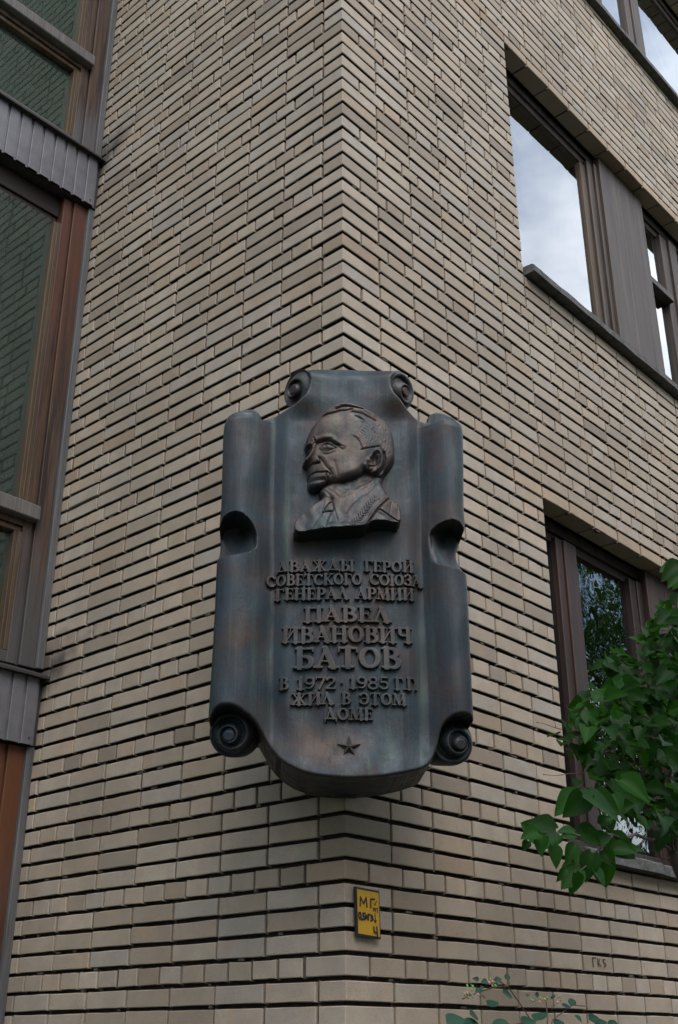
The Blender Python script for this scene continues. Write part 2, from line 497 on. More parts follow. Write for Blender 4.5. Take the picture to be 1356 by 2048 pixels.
M['flower'] = mat_simple('pink_bud', (0.55, 0.22, 0.28), 0.6)
M['bud_green'] = mat_simple('yellow_green_bud', (0.20, 0.32, 0.05), 0.6)
M['crown'] = mat_leaf('tree_leaf', (0.022, 0.06, 0.014), (0.05, 0.105, 0.022), 0.6, 0.3)
M['grass'] = mat_simple('courtyard_grass', (0.030, 0.034, 0.018), 0.95, var=0.5, scale=3, bump=0.02)
M['plaster'] = mat_simple('grey_render', (0.28, 0.27, 0.25), 0.9)

# ------------------------------------------------------------------ ground
gm = MB()
gm.box((-400, -400, -0.5), (400, 400, 0.0))
tag(gm.build('ground', M['grass']), kind='structure')

# ------------------------------------------------------------------ the building
B = empty('brick_building', (0, 0, 0))
tag(B, 'buff brick apartment house corner with timber windows and a glazed stair bay', 'building')
XR, YL, ZT, KB, KT = 9.0, 2.03, 12.2, -24, 131
ZB = 0.0
REC = 0.021
WIN = [   # x0, x1, k bottom (of sill), k top
    (1.56, 9.0, 6, 29), (1.56, 9.0, 47, 70), (1.56, 9.0, 88.55, 111)]
def in_win(x, k):
    for x0, x1, ka, kb in WIN:
        if x > x0+0.001 and ka-0.01 <= k < kb-0.01: return True
    return False

# solid masonry behind the brick faces
wb = MB()
def zk(k): return Z0+k*H
wb.box((REC, REC, ZB), (1.55, YL+0.3, ZT))
prev = ZB
for x0, x1, ka, kb in WIN:
    wb.box((1.55, REC, prev), (XR, 0.118, zk(ka)-0.001))
    prev = zk(kb)+0.012
wb.box((1.55, REC, prev), (XR, 0.118, ZT))
wb.box((1.55, 2.9, ZB), (XR, 3.1, ZT))
wb.box((XR, 0.0, ZB), (XR+0.25, 3.1, ZT))
wb.box((REC, YL+0.3, ZB), (0.20, YL+1.62, ZT))
wb.box((-3.3, YL, ZB), (-3.2, YL+1.62, ZT))
for z in (0.0, 4.6, 7.75, 11.3):
    wb.box((1.55, 0.12, z), (XR, 2.9, z+0.3))
wall = wb.build('wall', M['mortar'], B)

# bricks ---------------------------------------------------------------------------------
# spec: (wall 'R'/'L'/'C', s0, s1, k, depth)
LR = 0.0062       # half a joint
bricks = []
HB = H-0.0150
def add(wl, s0, s1, k, dep=0.10):
    if wl == 'C' or s1-s0 > 0.012: bricks.append([wl, s0, s1, k, dep])
for k in range(KB, KT):
    head = (k % 4 == 3)
    # right wall
    if head: j = [0.0, 0.13, 0.325]+[0.325+0.13*i for i in range(1, 82)]
    else: j = [0.26*i for i in range(0, 40)]
    xe = XR
    for a, b in zip(j[:-1], j[1:]):
        if a >= xe: break
        if a == 0: continue            # the corner brick shows both faces
        a_, b_ = a+LR, min(b, xe)-LR
        if a < 1.5599 and in_win(1.6, k): b_ = min(b_, 1.552)
        if in_win(a+0.02, k) : continue
        dep = 0.112 if (k in (29, 70, 111) and a > 1.5) else 0.09
        add('R', a_, b_, k, dep)
    # left wall
    if head: j = [0.0, 0.195]+[0.195+0.13*i for i in range(1, 20)]
    else: j = [0.0, 0.13]+[0.13+0.26*i for i in range(1, 12)]
    for a, b in zip(j[:-1], j[1:]):
        if a >= YL: break
        if a == 0: continue
        add('L', a+LR, min(b-LR, YL+0.01), k)
    # corner brick
    add('C', (0.195 if head else 0.13)-LR, (0.13 if head else 0.26)-LR, k)

def tint_of(wl, s0, s1, k):
    rr = random.random()
    g = 0.0
    r = random.random()
    sc = s0 if wl != 'L' else -s0
    if wl == 'R' and k in (29, 70, 111) and s0 > 1.0: g = 0.42+0.15*rr
    elif wl == 'C' and k == 3: g = 0.62
    elif wl == 'C' and k % 4 == 3 and rr < 0.3: g = 0.18
    elif k % 4 == 3: g = 0.10*rr+(0.16 if rr > 0.8 else 0)
    else: g = 0.12*rr*rr+(0.22 if rr > 0.95 else 0)
    if wl == 'R' and -8 < k < 6 and s0 < 1.6: g += 0.17
    if wl == 'L' and s0 > 1.5 and k > 72: g += 0.22
    return (r, min(g, 1), random.random())

def brick_geo(wl, s0, s1, k, dep, rich=False):
    """vertices in wall coordinates (along, out, up); out < 0 is in front of the wall"""
    z0 = zk(k)+0.0074; z1 = z0+HB
    # bricks laid by hand: each a little off in height, tilt and projection
    e = RNG.normal(0, 1, 10)
    s0 += e[0]*0.0009; s1 += e[1]*0.0009
    z0 += e[2]*0.0007; z1 += e[3]*0.0007
    tilt = e[4]*0.0007; pr = -0.0012+e[5]*0.0009; yawt = e[6]*0.0008
    c = 0.0030
    N = 4
    xs = np.linspace(s0, s1, N+1)
    vs = []; fs = []
    wob = RNG.normal(0, 0.00055, (N+1, 4))
    for i, x in enumerate(xs):
        f = i/N
        xo = x
        if i == 0: xo = x+c
        if i == N: xo = x-c
        y = pr+yawt*(f-0.5)*2
        t = tilt*(f-0.5)*2
        vs += [(x, dep, z0+t), (x, y+c+0.0002, z0+t+wob[i, 0]), (xo, y, z0+c+t+wob[i, 1]), (xo, y, z1-c+t+wob[i, 2]), (x, y+c+0.0002, z1+t+wob[i, 3]), (x, dep, z1+t)]
    for i in range(N):
        a = i*6; b = a+6
        for m in range(5): fs.append((a+m, b+m, b+m+1, a+m+1))
    fs.append((0, 1, 4, 5)); fs.append((1, 2, 3, 4))
    b = N*6
    fs.append((b+5, b+4, b+1, b)); fs.append((b+4, b+3, b+2, b+1))
    mi = [1 if (m_ in (0, 4) and not (k in (29, 70, 111) and s1 > 1.5)) else 0 for _ in range(N) for m_ in range(5)]+[0]*4  # bed faces take the dark mortar colour, painting in the joint shade
    return np.array(vs), fs, mi

def corner_geo(ly, lx, k):
    z0 = zk(k)+0.0074; z1 = z0+HB
    e = RNG.normal(0, 1, 8)
    m = MB()
    px, py = -0.0012+e[0]*0.0015, -0.0012+e[1]*0.0015
    m.box((px, py, z0+e[2]*0.0007), (lx+e[4]*0.001, ly+e[5]*0.001, z1+e[3]*0.0007), 0.0032)
    return np.array(m.v), m.f, [0, 0, 0, 0, 1, 1]+[0]*(len(m.f)-6)  # top and bottom faces coloured dark for the same joint shade

geo = []
for wl, s0, s1, k, dep in bricks:
    if wl == 'C':
        v, f, mi = corner_geo(s0, s1, k)
    else:
        v, f, mi = brick_geo(wl, s0, s1, k, dep)
        if wl == 'L':
            v = v[:, [1, 0, 2]]
            f = [t[::-1] for t in f]
    geo.append((v, f, mi))
# which 300 bricks show largest in the photograph
area = []
for i, ((wl, s0, s1, k, dep), (v, f, mi)) in enumerate(zip(bricks, geo)):
    z0 = zk(k); z1 = z0+H
    if wl == 'R': q4 = [(s0, 0, z0), (s1, 0, z0), (s1, 0, z1), (s0, 0, z1)]
    elif wl == 'L': q4 = [(0, s0, z0), (0, s1, z0), (0, s1, z1), (0, s0, z1)]
    else: q4 = [(0, s0, z0), (s1, 0, z0), (s1, 0, z1), (0, s0, z1)]
    p = project(q4)
    c = p.mean(0)
    ok = 2 < c[0] < 1354 and 2 < c[1] < 2046 and (z1-CAM[2]) > -2
    if 440 < c[0] < 925 and 760 < c[1] < 1590: ok = False           # behind the memorial
    x_, y_ = p[:, 0], p[:, 1]
    a = 0.5*abs(np.dot(x_, np.roll(y_, 1))-np.dot(y_, np.roll(x_, 1)))
    area.append(a if ok else 0)
order = np.argsort(area)[::-1]
single = set(order[:298].tolist())
SV = []; SF = []; SA = []; SM = []; nb = 0
cells = {}
for i, ((wl, s0, s1, k, dep), (v, f, mi)) in enumerate(zip(bricks, geo)):
    t = tint_of(wl, s0, s1, k)
    if i in single:
        me = mesh_np('brick', v-v[0], f, M['brick'])
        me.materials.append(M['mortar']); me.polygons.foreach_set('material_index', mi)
        o = bpy.data.objects.new('brick', me)
        o.location = v[0]
        o.color = (*t, 1)
        link(o, B)
        continue
    SV.append(v); SF += [tuple(nb+j for j in ff) for ff in f]; nb += len(v); SM += mi
    SA.append(np.tile((*t, 1), (len(v), 1)))
me = mesh_np('brickwork', np.vstack(SV), SF, M['brickwork'], attr=np.vstack(SA))
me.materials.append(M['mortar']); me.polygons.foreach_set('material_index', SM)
bw = link(bpy.data.objects.new('brickwork', me), B)
bw['kind'] = 'stuff'

# vertical joints: mortar squeezed out almost flush, paler than the deep bed joints
pj = MB()
for wl, s0, s1, k, dep in bricks:
    if wl == 'C': continue
    x = s0-LR
    e = random.random()
    rec = 0.010+0.008*random.random()
    w = 0.0063
    z0, z1 = zk(k)+0.003, zk(k)+H-0.002
    if e < 0.07: rec = 0.004
    if wl == 'R' and not in_win(x, k) and not (s0 > 1.5 and s0 < 1.575 and in_win(1.6, k)): pj.box((x-w, rec, z0), (x+w, 0.026, z1))
    elif wl == 'L': pj.box((rec, x-w, z0), (0.026, x+w, z1))
pjo = pj.build('joint_mortar', M['mortar_light'], B)
pjo['kind'] = 'stuff'
# crumbs of mortar hanging in the bed joints
cr_ = MB()
for _ in range(500):
    on_r = random.random() < 0.6
    k = random.randrange(-4, 90)
    s = random.uniform(0.05, 3.5 if on_r else 1.95)
    if on_r and in_win(s, k): continue
    a = random.uniform(0.004, 0.02); z = zk(k)
    y0 = random.uniform(0.0, 0.006)
    if on_r: cr_.box((s-a, y0, z-0.0045), (s+a, 0.024, z+random.uniform(0.003, 0.0085)), 0.0015)
    else: cr_.box((y0, s-a, z-0.0045), (0.016, s+a, z+random.uniform(0.003, 0.0085)), 0.0015)
cro = cr_.build('mortar_crumb', M['mortar_light'], B)
cro['kind'] = 'stuff'

# ------------------------------------------------------------------ windows of the street wall
YP, YF, YG = 0.085, 0.125, 0.165     # board face, frame face, glass
def rect(mb, x0, x1, z0, z1, y0, y1, c=0.002): mb.box((x0, y0, z0), (x1, y1, z1), c)
def window_r(zs, zt, posts, panes, panels, wood, glass, rails=(), curt=None, sill_t=0.058, sill=True, beads=()):
    w = empty('window', (0, 0, 0)); w.parent = B
    zi = zs+sill_t
    # head and foot of the frame
    f = MB()
    rect(f, 1.56, XR, zt-0.05, zt+0.012, YF+0.012, 0.22); rect(f, 1.56, XR, zt-0.10, zt-0.0505, YF+0.032, 0.22)
    rect(f, 1.56, XR, zi-0.01, zi+0.075, YF+0.004, 0.22)
    f.build('frame', wood, w)
    for a, b, y in posts:
        p = MB(); rect(p, a, b, zi+0.0752, zt-0.0752, y, 0.21, 0.004); p.build('post', wood, w)
    for a, b, y in beads:
        p = MB(); rect(p, a, b, zi+0.0752, zt-0.122, y, 0.20, 0.003); p.build('glazing_bead', M['bead'], w)
    for a, b in panes:
        p = MB(); rect(p, a, b, zi+0.06, zt-0.08, YG, YG+0.006, 0); p.build('pane', glass, w)
        if curt:
            # curtain hung in soft folds behind the pane
            n = 24; vs = []; fs = []
            for i in range(n+1):
                x = a+(b-a)*i/n
                y = 0.42+0.03*math.sin(i*1.9)
                vs += [(x, y, zi+0.02), (x, y, zt-0.05)]
            for i in range(n): fs.append((2*i, 2*i+2, 2*i+3, 2*i+1))
            m = MB(); m.add(vs, fs); m.build('curtain', curt, w, True)
    for a, b in panels:
        n = max(1, round((b-a)/0.118))
        for i in range(n):
            p = MB(); q0 = a+(b-a)*i/n; q1 = a+(b-a)*(i+1)/n
            rect(p, q0+0.0006, q1-0.0006, zi, zt-0.002, YP+0.0015*(i % 2), 0.15, 0.003); p.build('board', wood, w)
    for a, b, z0, z1 in rails:
        p = MB(); rect(p, a, b, z0, z1, YF-0.03, 0.20, 0.004); p.build('rail', wood, w)
    # room behind
    r = MB(); r.box((1.56, 1.4, zs-0.2), (XR, 1.45, zt+0.2)); r.box((1.50, 0.2, zs-0.2), (1.54, 1.4, zt+0.2))
    r.build('room_wall', M['dark'], w)
    if sill:
        x = 1.565; i = 0
        for ln in (0.74, 1.02, 1.02, 1.02, 1.02, 1.02, 1.02, 1.02):
            s_ = MB()
            x1 = min(x+ln, XR)
            nseg = 10; vs = []; fs = []
            fy = -0.062+random.uniform(-.003, .003); dz = random.uniform(-.004, .004)
            for j in range(nseg+1):
                xx = x+0.003+(x1-x-0.006)*j/nseg
                r1, r2, r3 = [random.uniform(-0.0022, 0.0022) for _ in range(3)]
                vs += [(xx, fy+r1, zs+0.001+dz), (xx, fy+0.002+r1, zs+sill_t-0.012+dz+r3), (xx, fy+0.014+r2, zs+sill_t-0.002+dz+r3), (xx, 0.13, zs+sill_t+0.012+dz), (xx, 0.13, zs+0.001+dz)]
            for j in range(nseg):
                a = j*5; b = a+5
                for m_ in range(5): fs.append((a+m_, b+m_, b+(m_+1) % 5, a+(m_+1) % 5))
            fs.append((4, 3, 2, 1, 0)); fs.append(tuple(nseg*5+t for t in range(5)))
            s_.add(vs, [f_[::-1] for f_ in fs]); s_.build('sill_slab', M['concrete'], w)
            x += ln; i += 1
            if x >= XR-0.1: break
    return w
z6, z29, z47, z70, z88, z111 = zk(6), zk(29), zk(47), zk(70), zk(88.55), zk(111)
window_r(z6, z29, [(1.872, 1.935, 0.13), (1.9355, 2.06, 0.118), (2.675, 2.745, 0.13), (2.745, 2.82, 0.12), (3.3, 3.45, 0.13), (4.9, 5.1, 0.13)],
         [(1.56, 1.88), (2.05, 2.68), (3.44, 4.9), (5.1, 9.0)], [(2.80, 3.28)], M['wood_low'], M['glass_low'])
window_r(z47, z70, [(2.765, 2.83, 0.125), (2.83, 2.87, 0.105), (3.86, 3.97, 0.13), (3.97, 4.09, 0.11), (5.1, 5.3, 0.12)],
         [(1.56, 2.72), (3.48, 3.87), (4.08, 5.1), (5.3, 9.0)], [(2.87, 3.50)], M['wood_up'], M['glass_up'],
         rails=[(3.48, 3.87, 6.675, 6.73)], beads=[(2.695, 2.766, 0.145)])
window_r(z88, z111, [(3.2, 3.40, 0.13), (3.86, 3.955, 0.13), (3.955, 3.975, 0.15), (3.975, 4.13, 0.12)],
         [(1.56, 3.2), (3.4, 3.86), (4.13, 9.0)], [], M['wood_up'], M['glass_up'], curt=None)

# ------------------------------------------------------------------ glazed stair bay on the left
XL = -3.2
def boxy(name, mat, par, x0, x1, y0, y1, z0, z1, c=0.003):
    m = MB(); m.box((x0, y0, z0), (x1, y1, z1), c); return m.build(name, mat, par)
Y1 = YL
def bay_window(z0, z1, zr, up):
    """z0 sill, z1 head, zr transom centre height"""
    w = empty('window', (0, 0, 0)); w.parent = B
    boxy('jamb_strip', M['strip'], w, -0.044, -0.003, Y1-0.028, Y1+0.1, z0, z1)
    for i, (a, b, y) in enumerate([(-0.134, -0.0445, Y1-0.008), (-0.150, -0.1345, Y1+0.010), (-0.2, -0.1505, Y1+0.002)]):
        boxy('frame_board', M['wood_left'], w, a, b, y, Y1+0.12, z0, z1)
    boxy('head_rail', M['shaded_wood'], w, XL, -0.2, Y1+0.045, Y1+0.12, z1-0.13, z1)
    boxy('head_rail', M['shaded_wood'], w, XL, -0.2, Y1+0.060, Y1+0.12, z1-0.20, z1-0.1305)
    # transom, slightly proud and bleached
    boxy('transom', M['transom'], w, XL, -0.138, Y1-0.05, Y1+0.1, zr-0.048, zr+0.035, 0.006)
    boxy('transom', M['transom'], w, XL, -0.20, Y1-0.018, Y1+0.1, zr+0.0352, zr+0.052, 0.004)
    boxy('sash_rail', M['wood_left'], w, XL, -0.2, Y1+0.0, Y1+0.1, zr-0.085, zr-0.05)
    boxy('sash_rail', M['bead'], w, XL, -0.2, Y1+0.016, Y1+0.1, zr-0.115, zr-0.0855)
    for a, b in ((zr+0.0525, z1-0.2), (z0+0.06, zr-0.1155)):
        boxy('glazing_bead', M['bead'], w, -0.242, -0.2002, Y1+0.012, Y1+0.09, a, b)
        boxy('glazing_bead', M['bead'], w, -0.225, -0.2004, Y1+0.004, Y1+0.011, a, b, 0.002)
        for xa in (-1.4, -2.6):
            boxy('mullion', M['wood_left'], w, xa-0.08, xa+0.08, Y1+0.0, Y1+0.1, a, b)
    boxy('foot_rail', M['wood_left'], w, XL, -0.2, Y1+0.004, Y1+0.1, z0, z0+0.06)
    for xa, xb in ((-1.32, -0.2405), (-2.52, -1.48), (XL, -2.68)):
        boxy('pane', M['glass_left'], w, xa, xb, Y1+0.055, Y1+0.061, zr+0.05, z1-0.16, 0)
        boxy('pane', M['glass_left'], w, xa, xb, Y1+0.055, Y1+0.061, z0+0.06, zr-0.115, 0)
    # curtain in folds behind the glass
    n = 70; vs = []; fs = []
    for i in range(n+1):
        x = -0.27-2.7*i/n
        y = Y1+0.11+0.012*math.sin(i*0.9)+0.012*math.sin(i*2.3+1)
        vs += [(x, y, z0+0.02), (x, y, z1-0.25)]
    for i in range(n): fs.append((2*i, 2*i+1, 2*i+3, 2*i+2))
    m = MB(); m.add(vs, fs); m.build('curtain', M['curtain'], w, True)
    # inner frame with rounded corner
    pts = []
    xr, zt_ = -0.36, zr-0.18
    for i in range(7):
        a = PI/2*i/6
        pts.append((xr-0.11+0.11*math.sin(a), Y1+0.082, zt_-0.11+0.11*math.cos(a)))
    pts = [(XL, Y1+0.082, zt_)]+pts+[(xr, Y1+0.082, z0+0.05)]
    m = MB(); m.tube(pts, 0.011, 8); m.build('inner_frame', M['flash'], w, True)
    boxy('room_wall', M['dark'], w, XL, 0.0, Y1+1.5, Y1+1.55, z0-0.3, z1+0.3, 0)
    boxy('reveal', M['plaster'], w, -0.2, -0.002, Y1+0.121, Y1+0.3, z0-0.3, z1+0.3, 0)
    return w
bay_window(6.615, 9.52, 7.315, True)
bay_window(3.317, 6.20, 4.13, False)
bay_window(0.45, 2.925, 1.25, False)
def spandrel(zt, zb):
    """ribbed sheet metal apron with a folded drip sill above it"""
    sp = empty('spandrel', (0, 0, 0)); sp.parent = B
    m = MB()
    prof = []
    x = -0.022; yo = Y1-0.052
    prof.append((x, yo+0.04)); prof.append((x-0.0015, yo+0.014))
    while x > XL:
        prof += [(x-0.002, yo+0.013), (x-0.012, yo+0.013), (x-0.018, yo+0.002), (x-0.0185, yo), (x-0.0765, yo), (x-0.0785, yo+0.002), (x-0.0790, yo+0.013)]
        x -= 0.0790
    vs = []; fs = []
    for (a, b) in prof: vs += [(a, b, zb), (a, b, zt), (a, b+0.0012, zb)]
    for i in range(len(prof)-1): fs.append((3*i, 3*i+1, 3*i+4, 3*i+3)); fs.append((3*i, 3*i+3, 3*i+5, 3*i+2))
    m.add(vs, fs); m.build('ribbed_sheet', M['metal'], sp)
    m = MB()
    v = [(XL, Y1-0.085, zt), (0.0, Y1-0.085, zt), (0.0, Y1+0.05, zt+0.062), (XL, Y1+0.05, zt+0.062),
         (XL, Y1-0.085, zt-0.012), (0.0, Y1-0.085, zt-0.012), (0.0, Y1+0.05, zt-0.005), (XL, Y1+0.05, zt-0.005)]
    m.add(v, [(0, 1, 2, 3), (4, 7, 6, 5), (0, 4, 5, 1), (1, 5, 6, 2), (3, 7, 4, 0)])
    m.build('drip_sill', M['flash'], sp)
    boxy('backing', M['flash'], sp, XL, -0.003, Y1-0.030, Y1+0.14, zb+0.004, zt-0.008, 0)
    for xx in (-0.06, -0.93):
        m = MB(); m.tube([(xx, yo-0.003, zb+0.03), (xx, yo+0.004, zb+0.03)], 0.0055, 10); m.build('rivet', M['flash'], sp)
spandrel(6.565, 6.205)
spandrel(3.268, 2.928)
spandrel(9.86, 9.52)
boxy('wall_panel', M['plaster'], B, XL, 0.0, Y1+0.3, Y1+0.5, 0, 0.45, 0)
boxy('wall_panel', M['plaster'], B, XL, 0.0, Y1+0.02, Y1+0.5, 9.87, ZT, 0)
rb = MB(); rb.box((XL-0.1, -0.02, ZT), (XR+0.25, 3.7, ZT+0.25)); rb.build('roof_slab', M['concrete'], B)
print('building', round(time.time()-T0, 1))

# ------------------------------------------------------------------ memorial tablet
DP = 0.30
C45 = math.sqrt(0.5)
def P(x, y, w=0.0):
    """photo pixel -> (u, v) on the tablet's plane moved out by w"""
    d = _fw+_r2*(x-678)/FPX-_u2*(y-1024)/FPX
    n = np.array([-C45, -C45, 0]); c = DP+w
    t = (c-n@CAM)/(n@d)
    X = CAM+t*d
    return np.array([X[0]*C45-X[1]*C45, X[2]])
def to_world(U, V, w=0.0):
    return np.stack([-C45*(DP+w)+C45*U, -C45*(DP+w)-C45*U, V], -1)
def px0(U, V): return project(to_world(U, V, 0.0))
def Q(x, y, w):
    u, v = P(x, y, w)
    return px0(np.array(u), np.array(v))
VB = P(688, 1558)[1]
T = empty('memorial_tablet', (-C45*DP, -C45*DP, VB), -PI/4)
tag(T, 'dark bronze scroll-shaped memorial tablet with relief portrait and raised lettering on the brick corner', 'memorial tablet')

def seg_dist(U, V, pts, closed=False):
    pts = np.asarray(pts, float)
    d = np.full(U.shape, 1e9)
    n = len(pts)
    for i in range(n if closed else n-1):
        a = pts[i]; b = pts[(i+1) % n]
        ab = b-a; L = ab@ab+1e-12
        t = np.clip(((U-a[0])*ab[0]+(V-a[1])*ab[1])/L, 0, 1)
        d = np.minimum(d, np.hypot(U-a[0]-t*ab[0], V-a[1]-t*ab[1]))
    return d
def poly_sdf(U, V, pts):
    d = seg_dist(U, V, pts, True)
    ins = np.zeros(U.shape, bool)
    n = len(pts)
    for i in range(n):
        x0, y0 = pts[i]; x1, y1 = pts[(i+1) % n]
        if y0 == y1: continue
        c = ((y0 > V) != (y1 > V)) & (U < (x1-x0)*(V-y0)/(y1-y0)+x0)
        ins ^= c
    return np.where(ins, d, -d)
def smooth_poly(pts, closed=True, it=2):
    p = np.asarray(pts, float)
    for _ in range(it):
        q = np.roll(p, -1, 0)
        out = np.empty((len(p)*2, 2)); out[0::2] = 0.75*p+0.25*q; out[1::2] = 0.25*p+0.75*q
        if not closed:
            out = np.vstack([p[:1], out[:-2], p[-1:]])
        p = out
    return p
def sstep(a, b, x):
    t = np.clip((x-a)/(b-a), 0, 1)
    return t*t*(3-2*t)

def closest(U, V, pts):
    pts = np.asarray(pts, float)
    bd = np.full(U.shape, 1e9); bu = U.copy(); bv = V.copy()
    for i in range(len(pts)):
        a = pts[i]; b = pts[(i+1) % len(pts)]
        ab = b-a; L = ab@ab+1e-12
        t = np.clip(((U-a[0])*ab[0]+(V-a[1])*ab[1])/L, 0, 1)
        cu = a[0]+t*ab[0]; cv = a[1]+t*ab[1]
        d = np.hypot(U-cu, V-cv); m = d < bd
        bd = np.where(m, d, bd); bu = np.where(m, cu, bu); bv = np.where(m, cv, bv)
    return bu, bv
def heightfield(name, sdf, box, cell, hfun, back, mat, parent, origin=(0, 0), snap=None):
    u0, u1, v0, v1 = box
    nu = int((u1-u0)/cell)+2; nv = int((v1-v0)/cell)+2
    U, V = np.meshgrid(u0+np.arange(nu)*cell, v0+np.arange(nv)*cell, indexing='ij')
    s = sdf(U, V)
    gu, gv = np.gradient(s, cell)
    gl = np.hypot(gu, gv)+1e-9
    near = np.abs(s) < 0.55*cell
    Un = np.where(near, U-s*gu/gl**2, U); Vn = np.where(near, V-s*gv/gl**2, V)
    if snap is not None:
        a_, b_ = snap(U[near], V[near]); Un = Un.copy(); Vn = Vn.copy(); Un[near] = a_; Vn[near] = b_
    ok = s > -0.55*cell
    full = ok[:-1, :-1] & ok[1:, :-1] & ok[1:, 1:] & ok[:-1, 1:]
    idx = np.arange(nu*nv).reshape(nu, nv)
    q = np.stack([idx[:-1, :-1], idx[1:, :-1], idx[1:, 1:], idx[:-1, 1:]], -1)[full]
    used = np.unique(q)
    rem = -np.ones(nu*nv, int); rem[used] = np.arange(len(used))
    q = rem[q]
    Uu = Un.ravel()[used]; Vu = Vn.ravel()[used]
    su = np.maximum(np.where(near, 0, s).ravel()[used], 0)
    w = hfun(Uu, Vu, su)
    front = np.stack([Uu-origin[0], -w, Vu-origin[1]], -1)
    # boundary edges
    e = np.concatenate([q[:, [0, 1]], q[:, [1, 2]], q[:, [2, 3]], q[:, [3, 0]]])
    key = np.sort(e, 1); kk = key[:, 0].astype(np.int64)*len(used)+key[:, 1]
    _, inv, cnt = np.unique(kk, return_inverse=True, return_counts=True)
    be = e[cnt[inv] == 1]
    bv = np.unique(be)
    m = -np.ones(len(used), int); m[bv] = np.arange(len(bv))+len(used)+len(bv)
    m2 = -np.ones(len(used), int); m2[bv] = np.arange(len(bv))+len(used)      # the rim's own vertices, so the edge stays crisp
    bk = front[bv].copy()
    bk[:, 1] = -(back(Uu[bv], Vu[bv]) if callable(back) else back)
    sk = np.stack([m2[be[:, 1]], m2[be[:, 0]], m[be[:, 0]], m[be[:, 1]]], -1)
    me = mesh_np(name, np.vstack([front, front[bv], bk]), np.vstack([q, sk]), mat, True)
    try: me.set_sharp_from_angle(angle=math.radians(50))
    except Exception: pass
    return link(bpy.data.objects.new(name, me), parent)

O0 = (0, VB)
# body outline: (pixel x, pixel y, height of that edge)
E0, EL = 0.0, 0.05
BODY = [(608, 737, .01), (658, 742, -.02), (710, 744, -.02), (752, 744, -.02), (797, 742, .01), (785, 751, .03), (779, 767, .03), (785, 791, .02), (802, 812, 0), (818, 828, 0), (852, 849, 0),
        (854, 838, 0), (857, 832, 0), (866, 828, 0), (879, 829, 0), (902, 838, 0), (913, 844, 0), (914, 853, 0), (923, 858, 0), (925, 880, 0), (925, 960, 0), (926, 1030, 0),
        (929, 1050, 0), (928, 1062, 0), (920, 1082, 0), (916, 1098, 0), (918, 1120, 0), (932, 1144, 0), (934, 1200, 0), (939, 1300, 0), (943, 1400, 0), (946, 1450, 0),
        (943, 1436, .03), (937, 1429, .05), (923, 1426, .06), (906, 1430, .06), (890, 1443, .04), (882, 1459, .03), (878, 1481, .03), (873, 1502, .04), (863, 1524, .05), (843, 1535, EL),
        (800, 1547, EL), (745, 1556, EL), (690, 1558, EL), (640, 1554, EL), (597, 1541, EL), (562, 1519, EL), (539, 1492, .04), (526, 1468, .03), (516, 1450, .03), (506, 1437, .04), (488, 1422, .06),
        (470, 1411, .06), (452, 1408, .06), (437, 1412, .05), (426, 1424, .03), (417, 1448, 0), (418, 1420, 0), (423, 1350, 0), (430, 1230, 0), (434, 1122, 0),
        (438, 1104, 0), (440, 1085, 0), (439, 1060, 0), (440, 1040, 0), (443, 1015, 0), (445, 940, 0), (447, 855, 0), (459, 842, 0), (460, 832, 0), (478, 827, 0), (502, 821, 0), (513, 824, 0), (522, 832, 0),
        (524, 843, 0), (545, 835, 0), (585, 818, 0), (599, 807, .01), (613, 793, .02), (621, 767, .03), (619, 751, .03)]
bp = smooth_poly([P(*p) for p in BODY], it=2)
def curve_px(pts, w):
    a = np.array([Q(x, y, w) for x, y in pts])
    o = np.argsort(a[:, 0])
    return a[o, 0], a[o, 1]
arch = [curve_px([(436, 1050), (442, 1040), (447, 1031), (458, 1026), (470, 1024), (485, 1028), (498, 1037), (507, 1048), (514, 1064)], 0.055),
        curve_px([(860, 1062), (864, 1054), (875, 1047), (893, 1042), (906, 1041), (920, 1045), (927, 1053), (934, 1062)], 0.055)]
lip = [curve_px([(430, 1117), (450, 1113), (475, 1109), (500, 1102), (516, 1090)], 0.055),
       curve_px([(858, 1110), (866, 1120), (890, 1131), (917, 1138), (936, 1146)], 0.055)]
